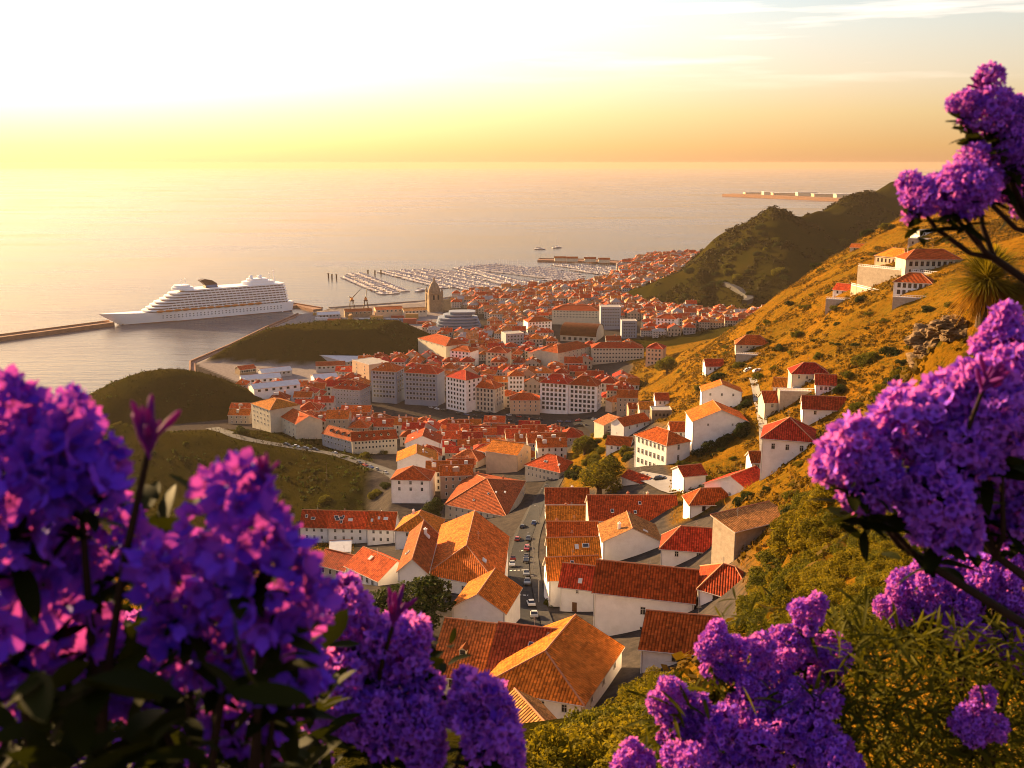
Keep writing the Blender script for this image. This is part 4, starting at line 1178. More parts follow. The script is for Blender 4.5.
for q in range(2):
    c0 = (-60 - q * 12, 0, z + 8.5)
    rws = [[(c0[0] + 3 * math.cos(la) * math.cos(a), c0[1] + 3 * math.cos(la) * math.sin(a), c0[2] + 3 * math.sin(la)) for a in [2 * math.pi * t_ / 10 for t_ in range(10)]] for la in [-1.4 + 2.8 * t_ / 6 for t_ in range(7)]]
    s.grid(rws, 0, closed=True)
s.build('radar_dome', [HULL_W], ship)

def wall_line(name, pts, width, h, m, label, cat, base=-3.0, group=None):
    s = MB()
    P = [Vector((p[0], p[1], 0)) for p in pts]
    L_, R_ = [], []
    for i, p in enumerate(P):
        a = P[max(i - 1, 0)]; b_ = P[min(i + 1, len(P) - 1)]
        d = (b_ - a).normalized(); n_ = Vector((-d.y, d.x, 0))
        L_.append(p + n_ * width / 2); R_.append(p - n_ * width / 2)
    rws = []
    for l, r_ in zip(L_, R_):
        rws.append([(l.x, l.y, base), (l.x, l.y, h), (r_.x, r_.y, h), (r_.x, r_.y, base)])
    s.grid(rws, 0, smooth=False)
    s.face(rws[0]); s.face(rws[-1][::-1])
    for i in range(len(P) - 1):                                   # parapet
        a, b_ = L_[i], L_[i + 1]
        d = (b_ - a); mm = (a + b_) / 2
        s.box((mm.x, mm.y, h + 0.8), (d.length, 1.6, 1.6), 0, math.atan2(d.y, d.x))
    o = s.build(name, [m])
    return tag(o, label, cat, group)
def zpt(px, py): return at_z(px, py, 0)
wall_line('breakwater', [zpt(-160, 362), zpt(0, 340.5), zpt(112, 325.5)], 12, 4.5, STONE_P, 'long reddish stone breakwater running out left of the ship bow', 'breakwater')
wall_line('quay_wall', [zpt(120, 323) + away * 8, zpt(296, 307.5), zpt(318, 312)], 14, 4, STONE_P, 'quay pier behind the moored white cruise ship', 'pier')
wall_line('jetty', [zpt(538, 261.5), zpt(580, 262), zpt(624, 264.5)], 26, 4, STONE_P, 'long jetty lined with small sheds beyond the marina', 'jetty')
wall_line('sea_wall', [zpt(193, 376), zpt(193, 366), zpt(232, 349), zpt(268, 331), zpt(300, 317)], 5, 3.6, STONE_P, 'rough stone sea wall round the tip of the docks', 'sea wall')
wall_line('marina_quay', [zpt(330, 311.5), zpt(430, 304), zpt(470, 297.5), zpt(560, 290.3), zpt(600, 284.3), zpt(612, 276)], 10, 3.6, QUAY, 'pale quay edge along the town side of the marina', 'quay')
# far port across the bay
fx0, fx1 = at_z(727, 197.5, 0), at_z(868, 199.5, 0)
wall_line('far_breakwater', [at_z(727, 196.2, 0), at_z(790, 199, 0), at_z(848, 201.5, 0)], 70, 14, STONE_P, 'reddish breakwater far across the bay, beyond the headland', 'breakwater')
for i, (px, py, w_, h_) in enumerate(((752, 194.5, 60, 10), (768, 195, 40, 16), (784, 195.5, 90, 12), (806, 196, 70, 18), (828, 197, 110, 14), (852, 198, 120, 18))):
    p = at_z(px, py, 0)
    s = MB(); s.box((0, 0, h_ / 2 + 2), (w_ * 1.6, 60, h_)); o = s.build('port_building', [W_CREAM if i % 2 else W_PEACH], None, (p.x, p.y, 0))
    k = MB(); k.box((0, 0, h_ + 3.5), (w_ * 1.65, 64, 3)); k.build('roof', [RF_PALE], o)
    tag(o, ('%s pale port shed from the left end of the far breakwater' % ['first', 'second', 'third', 'fourth', 'fifth', 'sixth'][i]), 'port building', 'sheds of the far port')

# cathedral tower
p = at_z(434.5, 311, 4)
t_ = empty('church_tower', (p.x, p.y, 3), R(20), label='brown stone church tower with pointed dome rising at the harbour', cat='church tower')
s = MB(); s.box((0, 0, 12), (17, 17, 24)); s.box((0, 0, 24.4), (18.4, 18.4, 1.2)); s.box((0, 0, 12.5), (17.8, 17.8, 1.0))
for sx in (-1, 1):
    for sy in (-1, 1):
        s.box((sx * 8, sy * 8, 13.5), (2.6, 2.6, 27))
s.build('tower_body', [W_STONE], t_)
s = MB()
rws = []
for zz, rr in ((24.5, 8.2), (28, 7.9), (32, 6.6), (36, 4.4), (39, 2.0), (40.5, 1.2), (43, 1.1), (45.5, 0.1)):
    rws.append([(rr * math.cos(a), rr * math.sin(a), zz) for a in [2 * math.pi * (q + .5) / 8 for q in range(8)]])
s.grid(rws, 0, closed=True, smooth=False)
s.build('dome', [W_STONE], t_)
for sx in (-1, 1):
    for sy in (-1, 1):
        s = MB(); s.tube([(sx * 8, sy * 8, 27), (sx * 8, sy * 8, 32)], [1.5, 0.1], 6); s.build('pinnacle', [W_STONE], t_)
for a in range(4):
    for dx in (-3, 3):
        s = MB(); s.box((dx, -8.53, 19), (2.2, 0.1, 5)); s.tube([(dx, -8.5, 21.5), (dx, -8.6, 21.5)], 1.1, 10)
        s.build('belfry_opening', [DARK], t_, None, a * math.pi / 2)
FOOT.append((p.x, p.y, 14, 14, 0))
# layered hall
p = at_z(458, 327, 4)
t_ = empty('layered_hall', (p.x, p.y, 3), R(5), label='rounded blue grey hall with stacked layers beside the church tower', cat='hall')
GL_B = mat('hall_blue_glass', (0.10, 0.14, 0.22), 0.3, 0.2, 0.1)
for i in range(6):
    a_, b_ = 27 - i * 1.3 - (i > 3) * 5, 19 - i * 1.0 - (i > 3) * 3
    s = MB()
    pts = [(a_ * math.copysign(abs(math.cos(q)) ** .6, math.cos(q)) + (i > 4) * 5, b_ * math.copysign(abs(math.sin(q)) ** .6, math.sin(q))) for q in [2 * math.pi * k_ / 28 for k_ in range(28)]]
    pin = [(x * .96 + (i > 4) * .2, y * .95) for x, y in pts]
    s.prism(pin, i * 3.3, i * 3.3 + 2.0, 1); s.prism(pts, i * 3.3 + 2.0, i * 3.3 + 3.3, 0)
    s.build('tier', [W_SLATE, GL_B], t_)
# domed market hall
p = ground(583, 341)
t_ = empty('market_hall', (p.x, p.y + 14, p.z - 1), R(-18), label='market hall with a big rounded brown vault roof', cat='hall')
s = MB()
rws = [[(-20 + 40 * i / 8, 19 * math.cos(a), 7 + 11 * math.sin(a)) for a in [math.pi * q / 12 for q in range(13)]] for i in range(9)]
s.grid(rws, 0); s.build('vault_roof', [RF_OLD], t_)
s = MB(); s.box((0, 0, 3.5), (39, 37, 8))
for sx in (-1, 1):
    pl = [(sx * 19.6, 18.4 * math.cos(a), 7 + 10.5 * math.sin(a)) for a in [math.pi * q / 12 for q in range(13)]]
    s.face(pl if sx > 0 else pl[::-1])
s.build('wall', [W_CREAM], t_)
for q in range(6):
    put_window(t_, -15 + q * 6, -18.52, 2.5, 0, 3.0, 3.0, FRAME_B, False)
# harbour sheds and stores
def shed(pa, pb, D, h, label, tile, wall, kind='shed', rise=2.5, group='harbour sheds', roof='gable'):
    return house(pa, pb, D, h, label, cat='shed', name='harbour_shed', roof=roof, rise=rise, tile=tile, wall=wall, wins=(1, 6), ww=2.4, wh=2.0, detail=False, group=group)
shed((376, 310), (403, 309), 22, 9, 'long red roofed harbour shed left of the church tower', RF_RED, W_PEACH)
shed((345, 312), (372, 311), 16, 7, 'low brown harbour shed near the ship stern', RF_BROWN, W_STONE)
shed((404, 311), (427, 310), 20, 8, 'pale harbour shed right beside the church tower', RF_OLD, W_CREAM)
shed((318, 315), (340, 314), 14, 6, 'small grey store at the quay end behind the ship stern', RF_PALE, W_GREY)
shed((242, 380), (281, 377), 16, 5, 'long white roofed boat shed at the front of the docks', RF_PALE, W_WHITE)
shed((254, 389), (300, 384), 16, 5, 'longest white roofed boat shed, nearest the red roofs', RF_PALE, W_WHITE)
shed((262, 373), (292, 370), 14, 5, 'narrow white roofed shed in the middle of the docks', RF_PALE, W_GREY)
shed((240, 370), (256, 368), 12, 5, 'short brown shed at the back of the docks below the flat bank', RF_BROWN, W_STONE)
shed((315, 379), (338, 377), 16, 7, 'white roofed store beside the grey apartment block', RF_PALE, W_WHITE)
shed((316, 366), (345, 365), 14, 6, 'dark roofed store at the foot of the flat bank', RF_BROWN, W_GREY)
shed((346, 362), (366, 358), 40, 6, 'long grey flat roofed ramp building next to the flat bank', RF_PALE, W_GREY, roof='shed')
for i, (px, py) in enumerate(((560, 261), (572, 261.3), (590, 261.8), (604, 262.5))):
    p = at_z(px, py, 4)
    s = MB(); s.box((0, 0, 3), (22, 12, 6)); o = s.build('jetty_shed', [W_CREAM], None, (p.x, p.y, 4))
    k = MB(); roof_faces(k, 11.5, 6.5, 6, 9, 'gable', 'w'); k.build('roof', [RF_RED, TRIM, RIDGE_M], o)
    tag(o, '%s small red roofed shed from the outer tip of the jetty' % ['first', 'second', 'third', 'fourth'][i], 'shed', 'sheds on the jetty')

# marina
BOAT_M = [mat('boat_hull_' + n, c, 0.4, 0.05, hue_obj=0.1) for n, c in (('white', (0.60, 0.55, 0.54)), ('navy', (0.06, 0.08, 0.16)), ('brown', (0.22, 0.10, 0.06)))]
CANV = mat('boat_canvas', (0.10, 0.13, 0.24), 0.8, 0.1)
def boat_mesh(L_, bm, motor):
    s = MB()
    rws = []
    for i in range(9):
        f = i / 8
        hw = L_ * 0.155 * (1 - max(0, (f - .45) / .55) ** 2.2) if f > .45 else L_ * 0.155 * (.85 + .33 * f)
        hw = max(hw, 0.03); zt = 1.25 + .5 * max(0, f - .5)
        rws.append([(-L_ / 2 + f * L_, -hw, zt), (-L_ / 2 + f * L_ * .97, -hw * .6, -.1), (-L_ / 2 + f * L_ * .97, hw * .6, -.1), (-L_ / 2 + f * L_, hw, zt)])
    s.grid([r_[::-1] for r_ in rws], 0, smooth=False)
    for i in range(8):
        s.face([rws[i][0], rws[i + 1][0], rws[i + 1][3], rws[i][3]], 1)
    s.face(rws[0], 0)
    if motor:
        s.box((-.08 * L_, 0, 2.2), (L_ * .4, L_ * .2, 1.8), 1); s.box((-.1 * L_, 0, 3.4), (L_ * .25, L_ * .17, .7), 2)
    else:
        s.box((0.02 * L_, 0, 1.65), (L_ * .36, L_ * .17, .7), 1)
        s.tube([(.06 * L_, 0, 1.4), (.06 * L_, 0, 0.85 * L_ + 1)], [.10, .05], 5, 1)
        s.tube([(.06 * L_, 0, 2.9), (-.36 * L_, 0, 2.8)], .3, 6, 2)
    return s.mesh('boat', [bm, BOAT_M[0], CANV])
BM = [boat_mesh(14, BOAT_M[0], False), boat_mesh(16, BOAT_M[0], False), boat_mesh(13, BOAT_M[1], False), boat_mesh(14, BOAT_M[0], True), boat_mesh(12, BOAT_M[2], False), boat_mesh(15, BOAT_M[1], True)]
BKIND = ['white sailing boat', 'long white sailing boat', 'navy sailing boat', 'white motor boat', 'brown sailing boat', 'navy motor boat']
BASINS = [('leftmost basin of the marina', [(342, 274), (368, 274), (402, 293), (387, 295)], (342, 274), (390, 294)),
          ('wide middle basin of the marina', [(383, 272), (425, 270), (462, 272), (502, 290), (470, 291), (440, 287)], (383, 272), (450, 289)),
          ('basin next to the town quay', [(460, 268), (470, 270), (537, 283), (533, 287), (505, 288)], (460, 268), (533, 286)),
          ('outer curved basin of the marina', [(460, 267.5), (495, 265), (554, 270), (582, 276), (580, 281), (561, 282), (507, 273), (474, 270)], (470, 267), (580, 280)),
          ('farthest basin behind the jetty', [(556, 265), (610, 268), (612, 273), (605, 275), (570, 269)], (556, 265), (610, 273))]
boats = []
WOODP = mat('pontoon_planks', (0.30, 0.24, 0.20), 0.9, 0.15, 0.3)
for bi, (bn, poly, d0, d1) in enumerate(BASINS):
    W_ = [cz(*q) for q in poly]
    a, b_ = Vector((*cz(*d0), 0)), Vector((*cz(*d1), 0))
    e = (b_ - a).normalized(); n_ = Vector((-e.y, e.x, 0))
    us_ = [(Vector((*w, 0)) - a).dot(e) for w in W_]; vs_ = [(Vector((*w, 0)) - a).dot(n_) for w in W_]
    v = min(vs_) + 6; k_ = 0
    while v < max(vs_):
        line = []
        u = min(us_)
        while u < max(us_):
            q = a + e * u + n_ * v
            if in_poly(np.array([q.x]), np.array([q.y]), W_)[0]:
                line.append((u, q))
            u += 6.4
        if len(line) > 3:
            p0, p1 = line[0][1], line[-1][1]
            k_ += 1
            s = MB(); s.box((0, 0, .35), ((p1 - p0).length + 6, 2.6, .9)); 
            for j in range(int((p1 - p0).length / 12)):
                s.tube([(-(p1 - p0).length / 2 + j * 12, 1.6, -1), (-(p1 - p0).length / 2 + j * 12, 1.6, 2.4)], .22, 5)
            o = s.build('pontoon', [WOODP], None, tuple((p0 + p1) / 2), math.atan2(e.y, e.x))
            tag(o, '%s pontoon from the near side, %s' % (['first', 'second', 'third', 'fourth', 'fifth', 'sixth', 'seventh', 'eighth', 'ninth', 'tenth', 'eleventh', 'twelfth'][min(k_ - 1, 11)], bn), 'pontoon', 'floating pontoons of the marina')
            for u, q in line:
                for sg in (-1, 1):
                    if random.random() < .93:
                        boats.append((q + n_ * sg * random.uniform(8.6, 9.6), math.atan2(n_.y, n_.x) + (0 if sg > 0 else math.pi) + random.uniform(-.06, .06), bn))
        v += 22
boats.sort(key=lambda q: q[0].y)
print('BOATS', len(boats))
fm = MB()
BMATS = [BOAT_M[0], BOAT_M[1], BOAT_M[2], CANV]
for i, (q, rz, bn) in enumerate(boats):
    kx_ = random.choice((0, 0, 1, 1, 2, 3, 3, 4, 5))
    me = BM[kx_]
    if i < 285:
        o = link('boat', me, None, (q.x, q.y, 0), rz)
        tag(o, '%s moored at a pontoon in the %s' % (BKIND[kx_], bn), 'boat', '%ss moored in the %s' % (BKIND[kx_], bn))
    else:
        M = Matrix.Translation((q.x, q.y, 0)) @ Matrix.Rotation(rz, 4, 'Z')
        off = len(fm.v)
        fm.v.extend([tuple(M @ vv.co) for vv in me.vertices])
        for p in me.polygons:
            fm.f.append(tuple(off + j for j in p.vertices)); fm.m.append([m_.name for m_ in BMATS].index(me.materials[p.material_index].name)); fm.uv.append(None); fm.smooth.append(False)
if fm.v:
    tag(fm.build('distant_boats', BMATS), kind='stuff')
for i, (px, py, l) in enumerate(((540, 249.5, 'lone white sailing boat out at sea beyond the jetty'), (557, 248, 'tall masted white sailing boat at sea right of another'), (421, 291, 'small white boat alone between the basins near the church tower'))):
    p = at_z(px, py, 0)
    o = link('boat', BM[1], None, (p.x, p.y, 0), R(30 * i)); o.scale = (1.6, 1.6, 1.6); tag(o, l, 'boat')
for i, (px, py) in enumerate(((328.5, 278), (332, 279), (336.5, 279), (368, 274.5), (375, 275), (381, 274.5))):
    p = at_z(px, py, 0)
    s = MB(); s.tube([(0, 0, -2), (0, 0, 7)], 1.3, 8); s.tube([(0, 0, 7), (0, 0, 8)], 1.7, 8)
    o = s.build('mooring_post', [FUN_D], None, (p.x, p.y, 0))
    tag(o, '%s dark mooring post from the left at the mouth of the marina' % ['first', 'second', 'third', 'fourth', 'fifth', 'sixth'][i], 'mooring post', 'mooring posts')

# stacked freight containers and cranes on the paved quay
CONT = [mat('container_' + n, c, 0.6, 0.1) for n, c in (('red', (0.30, 0.06, 0.04)), ('blue', (0.08, 0.14, 0.26)), ('white', (0.55, 0.53, 0.52)), ('ochre', (0.40, 0.22, 0.07)))]
random.seed(31)
k_ = 0
for i in range(60):
    px, py = random.uniform(318, 428), random.uniform(314, 324)
    q = at_z(px, py, 4)
    if tzf(q.x, q.y) > 6 or blocked_simple(q.x, q.y, 8): continue
    FOOT.append((q.x, q.y, 8, 4, 0)); k_ += 1
    ci = random.randrange(4)
    s = MB(); s.box((0, 0, 1.3), (12, 2.5, 2.6))
    for j in range(9): s.box((-5.4 + j * 1.35, 0, 1.3), (.5, 2.6, 2.3))
    o = s.build('container', [CONT[ci]], None, (q.x, q.y, 4), R(random.choice((0, 5, 90)))); o.scale = (1.3, 1.3, random.choice((1.2, 2.4)))
    tag(o, '%s freight container on the paved quay behind the flat bank' % ('red', 'blue', 'white', 'ochre')[ci], 'container', '%s freight containers on the quay' % ('red', 'blue', 'white', 'ochre')[ci])
for i, px in enumerate((352, 366)):
    q = at_z(px, 308.5, 4)
    o = empty('harbour_crane', (q.x, q.y, 4), R(30 + 60 * i), label=('tall harbour crane at the quay edge, nearer the ship' if i == 0 else 'tall harbour crane at the quay edge, nearer the church tower'), cat='crane')
    s = MB()
    for sx in (-3, 3):
        for sy in (-3, 3): s.tube([(sx, sy, 0), (sx * .5, sy * .5, 10)], .4, 5)
    s.box((0, 0, 10.5), (5, 5, 1.4)); s.build('gantry', [FUN_D], o)
    s = MB(); s.box((0, 0, 12.8), (3, 3, 3)); s.build('cab', [SHIP_OR], o)
    s = MB(); s.tube([(0, 0, 13), (14, 0, 26)], [.6, .3], 5); s.tube([(0, 0, 14), (-4, 0, 16)], .6, 5); s.build('jib', [FUN_D], o)
# ------------------------------------------------------------------ the rest of the town
from math import hypot
LAND = [('cathedral tower', 434, 292), ('tall grey slab block', 611, 315), ('white twin blocks', 569, 398), ('blue grey apartment blocks', 404, 386), ('long banded block', 618, 357),
        ('white arcaded house', 497, 457), ('rounded cream block', 575, 317), ('layered blue grey hall', 458, 314), ('pale gabled warehouse', 432, 342), ('curved apartment row', 360, 438),
        ('steep street', 528, 520), ('domed market hall', 583, 332), ('three storey white house', 655, 450), ('cream avenue block', 482, 400), ('plain white three window house', 410, 490),
        ('leftmost apartment house', 260, 415), ('marina quay', 520, 290), ('foot of the dark headland', 670, 310), ('peach block', 647, 380), ('terrace houses of the steep street', 575, 545)]
def to_px(p):
    d = Vector((p[0], p[1], p[2] - CAM_H))
    fz = d.y * cP - d.z * sP; fy = d.y * sP + d.z * cP
    return 512 + FPX * d.x / fz, 384 - FPX * fy / fz
def blocked(x, y, r):
    for fx, fy, hw, hd, rz in FOOT:
        if abs(x - fx) > 60 or abs(y - fy) > 60:
            continue
        c_, s_ = math.cos(rz), math.sin(rz)
        lx = (x - fx) * c_ + (y - fy) * s_; ly = -(x - fx) * s_ + (y - fy) * c_
        if abs(lx) < hw + r and abs(ly) < hd + r:
            return True
    return False
def town_variant(w, d, h, kind, axis, floors, cols, wmat, far):
    """meshes of one plain town house: wall, roof, extras"""
    s = MB(); x, y = w / 2, d / 2
    rise = (d if axis == 'w' else w) * 0.27
    q = [(-x, -y), (x, -y), (x, y), (-x, y)]
    for i in range(4):
        p0, p1 = q[i], q[(i + 1) % 4]
        pts = [(p0[0], p0[1], -4), (p1[0], p1[1], -4), (p1[0], p1[1], h - .1), (p0[0], p0[1], h - .1)]
        if kind == 'gable' and ((axis == 'w') == (i in (1, 3))):
            pts.insert(3, ((p0[0] + p1[0]) / 2, (p0[1] + p1[1]) / 2, h + rise - .2))
        s.face(pts)
        if far:
            e = Vector((p1[0] - p0[0], p1[1] - p0[1], 0)); Ln = e.length; e /= Ln
            n_ = Vector((e.y, -e.x, 0))
            cc = max(2, int(Ln / 2.9))
            for f in range(floors):
                for c_ in range(cc):
                    u = Ln * (c_ + 0.5) / cc
                    b0 = Vector((p0[0], p0[1], 0)) + e * u + n_ * 0.03
                    zt = h - 0.9 - f * 3.1
                    s.face([b0 - e * .6 + Vector((0, 0, zt - 1.6)), b0 + e * .6 + Vector((0, 0, zt - 1.6)), b0 + e * .6 + Vector((0, 0, zt)), b0 - e * .6 + Vector((0, 0, zt))], 1)
    wall = s.mesh('wall', [wmat, GLASS])
    r_ = MB()
    sl = rise / ((d if axis == 'w' else w) / 2)
    roof_faces(r_, x + .4, y + .4, h - .4 * sl, h + rise, kind, axis)
    roof = r_.mesh('roof', [RF_FAR, TRIM, RIDGE_M])
    ex = []
    for i in range(random.choice((1, 2, 2))):
        cm = MB(); lx, ly = random.uniform(-.7, .7) * x, random.uniform(-.7, .7) * y
        z = h + rise * (1 - (abs(ly) / y if axis == 'w' else abs(lx) / x))
        cm.box((lx, ly, z + .3), (1.0, .8, 2.4)); cm.box((lx, ly, z + 1.6), (1.2, 1.0, .2), 1)
        ex.append(cm.mesh('chimney', [wmat if random.random() < .6 else BRICK, BRICK]))
    if random.random() < .75:
        cm = MB(); lx, ly = random.uniform(-.5, .5) * x, -random.uniform(.45, .6) * y
        z = h + rise * (1 - (abs(ly) / y if axis == 'w' else abs(lx) / x))
        cm.box((lx, ly, z + .3), (random.uniform(1.5, 4), random.uniform(1.2, 2.2), 1.7)); cm.box((lx, ly, z + 1.2), (2.0, 1.5, .14), 1)
        ex.append(cm.mesh('dormer', [wmat if random.random() < .6 else RF_PALE, RF_PALE]))
    wl = []
    if not far:
        for f in range(floors):
            for c_ in range(cols):
                wl.append((-x + 1.1 + (w - 2.2) * (c_ + .5) / cols, -y - .01, h - .75 - 1.5 - f * 3.0, 0))
        for f in range(min(2, floors)):
            for c_ in range(2):
                wl.append((x + .01, -y + 1.1 + (d - 2.2) * (c_ + .5) / 2, h - .75 - 1.5 - f * 3.0, math.pi / 2))
                if c_ == 0: wl.append((-x - .01, -y + 1.1 + (d - 2.2) * (c_ + .5) / 2, h - .75 - 1.5 - f * 3.0, -math.pi / 2))
    return dict(wall=wall, roof=roof, ex=ex, wl=wl, w=w, d=d, h=h, kind=kind, floors=floors)
WN = ['white', 'cream', 'peach', 'grey']
VARS = {False: [], True: []}
for far in (False, True):
    for i in range(12 if not far else 14):
        w = random.uniform(11, 17) * (1.1 if far else 1); d = random.uniform(9.5, 13) * (1.1 if far else 1)
        fl = random.choice((2, 2, 2, 3, 3) if far else (2, 2, 3))
        wi = (0, 1, 2, 0, 1, 3)[i % 6]
        v = town_variant(w, d, fl * 3.0 + 0.6, random.choice(('gable', 'gable', 'hip')), random.choice('wwwwd'), fl, max(2, int(w / 3.4)), WALLS_V[wi], far)
        v['col'] = WN[wi]
        VARS[far].append(v)
def place_house(v, x, y, z, rz):
    root = empty('house', (x, y, z), rz)
    link('wall', v['wall'], root)
    rf = link('roof', v['roof'], root)
    for e in v['ex']:
        link(e.name.split('.')[0], e, rf)
    for (wx, wy, wz, wr) in v['wl']:
        link('window', window_single(1.0, 1.5, FRAME_W if v['col'] != 'white' else FRAME_B), root, (wx, wy, wz), wr)
    return root
RESERVED = [(at_z(436, 312, 4), 40), (at_z(458, 326, 4), 48), (at_z(583, 340, 6), 38)]
cands = []
def district_angle(x, y):
    return R(14 * (vnoise(np.array([x]), np.array([y]), 260, 21)[0] - 0.5) * 2 - 4)
Y = 350.0
row = 0
while Y < 2080:
    cell = 14.5 if Y < 640 else (15.0 if Y < 900 else (14.5 if Y < 1350 else 13.5))
    dy = cell * (0.86 if Y < 900 else 0.88)
    x = -0.30 * Y + (row % 2) * 5
    street_row = row % 4 == 3
    while x < 0.36 * Y:
        if not street_row or random.random() < 0.25:
            cands.append((x + random.uniform(-1.5, 1.5), Y + random.uniform(-1.5, 1.5), cell))
        x += cell * random.uniform(0.95, 1.15) * (1.0 if int(x / (cell * 5)) % 2 else 1.02)
    Y += dy
    row += 1
CX = np.array([c[0] for c in cands]); CY = np.array([c[1] for c in cands])
CZ, CW, CHL, CSD = terrain(CX, CY, True)
inport = in_poly(CX, CY, PORT)
sel = []
# sight lines kept open to the larger buildings (streets and yards lie in front of them)
KEEP = [(632, 696, 418, 478), (690, 750, 372, 455), (390, 432, 464, 506), (476, 520, 442, 474), (440, 530, 470, 532), (368, 500, 368, 413), (540, 600, 380, 416), (590, 646, 346, 370), (250, 298, 400, 430),
        (318, 400, 430, 449), (596, 640, 420, 446), (425, 445, 283, 310), (440, 478, 304, 326), (420, 448, 336, 352), (562, 602, 326, 344), (600, 640, 303, 338), (550, 600, 308, 328), (332, 362, 386, 405)]
for i, (x, y, cell) in enumerate(cands):
    if CW[i] > 0.35 or CSD[i] < (9 if y > 1350 else 12) or inport[i]:
        continue
    if CZ[i] > 8 and y > 1150: continue
    px, py = to_px((x, y, CZ[i]))
    if py > 545 or (py > 500 and px < 545) or px < 240: continue
    if px < 300 and y < 640: continue
    if px > 700 and py > 330: continue
    if px > 642 and 338 < py < 455: continue
    tx, ty = to_px((x, y, CZ[i] + 11))
    if any(a_ < px + 6 and px - 6 < b_ and ty < d_ and py > c_ and py > c_ + (d_ - c_) * .5 for a_, b_, c_, d_ in KEEP): continue
    if 425 < px < 632 and ty < 413 + (px - 425) * 0.085 < py + 2: continue
    if px > 560 and py > 447 and not (px > 700 and py < 520 and False): continue
    if blocked(x, y, cell * 0.36): continue
    if any(hypot(x - p.x, y - p.y) < r_ for p, r_ in RESERVED): continue
    sel.append((x, y, float(CZ[i]), px, py, cell))
sel.sort(key=lambda q: q[1])
N_IND = 225
LAB = []
far_mb_V, far_mb = [], MB()
for i, (x, y, z, px, py, cell) in enumerate(sel):
    far = y > 730
    v = random.choice(VARS[far])
    rz = district_angle(x, y) + random.choice((0, 0, 0, 0, 0, math.pi / 2)) * (1 if far else 0) + random.uniform(-.06, .06)
    sc = cell * 0.98 / max(v['w'], v['d'] * 1.12) * random.uniform(.92, 1.08)
    if i < N_IND:
        o = place_house(v, x, y, z, rz)
        o.scale = (sc, sc, max(sc, .85) * random.uniform(.9, 1.25))
        lm = min(LAND, key=lambda l: hypot(l[1] - px, (l[2] - py) * 1.6))
        dx, dyp = px - lm[1], (py - lm[2]) * 1.6
        rel = ('right of' if dx > 0 else 'left of') if abs(dx) > abs(dyp) else ('in front of' if dyp > 0 else 'behind')
        LAB.append((o, '%s %s storey %s house' % (v['col'], ('', 'one', 'two', 'three', 'four')[v['floors']], 'hip roofed' if v['kind'] == 'hip' else 'gabled'), rel, lm[0], hypot(dx, dyp)))
    else:
        base = Matrix.Translation((x, y, z)) @ Matrix.Rotation(rz, 4, 'Z') @ Matrix.Diagonal((sc, sc, max(sc, .85) * random.uniform(.8, 1.3), 1))
        far_mb_V.append((v, base))
groups = {}
for o, a, rel, lm, dist in LAB:
    groups.setdefault((a, rel, lm), []).append((dist, o))
ORD = ['nearest', 'second nearest', 'third nearest', 'fourth nearest', 'fifth nearest', 'sixth nearest', 'seventh nearest', 'eighth nearest', 'ninth nearest', 'tenth nearest']
for (a, rel, lm), lst in groups.items():
    lst.sort(key=lambda q: q[0])
    for k, (d_, o) in enumerate(lst):
        if len(lst) == 1:
            tag(o, 'only %s %s the %s' % (a, rel, lm), 'house', 'red roofed houses of the town')
        else:
            tag(o, '%s %s %s the %s' % (ORD[min(k, 9)], a, rel, lm), 'house', 'red roofed houses of the town')
# everything beyond the three hundredth house: one object
Vs, Fs, Ms, base_i = [], [], [], 0
mats_far = [WALLS_V[0], WALLS_V[1], WALLS_V[2], WALLS_V[3], GLASS, RF_RED, RF_BROWN, RF_OLD, TRIM, RIDGE_M, BRICK, RF_PALE, RF_ORANGE, RF_FLAT]
mi_of = {m_.name: k for k, m_ in enumerate(mats_far)}
fb = bpy.data.meshes.new('far')
s = MB()
for v, M in far_mb_V:
    tile = random.choice((5, 5, 6, 6, 7, 7, 12, 5, 6, 13))
    for me in [v['wall'], v['roof']] + v['ex']:
        off = len(s.v)
        s.v.extend([tuple(M @ vv.co) for vv in me.vertices])
        for p in me.polygons:
            s.f.append(tuple(off + q for q in p.vertices))
            nm = me.materials[p.material_index].name
            s.m.append(tile if nm == RF_FAR.name else mi_of.get(nm, 0))
            s.smooth.append(False)
            if me.uv_layers:
                s.uv.append([tuple(me.uv_layers[0].data[l].uv) for l in p.loop_indices])
            else:
                s.uv.append(None)
if s.v:
    tag(s.build('distant_houses', mats_far), kind='stuff')
print('TOWN', len(sel), 'individual', min(len(sel), N_IND))
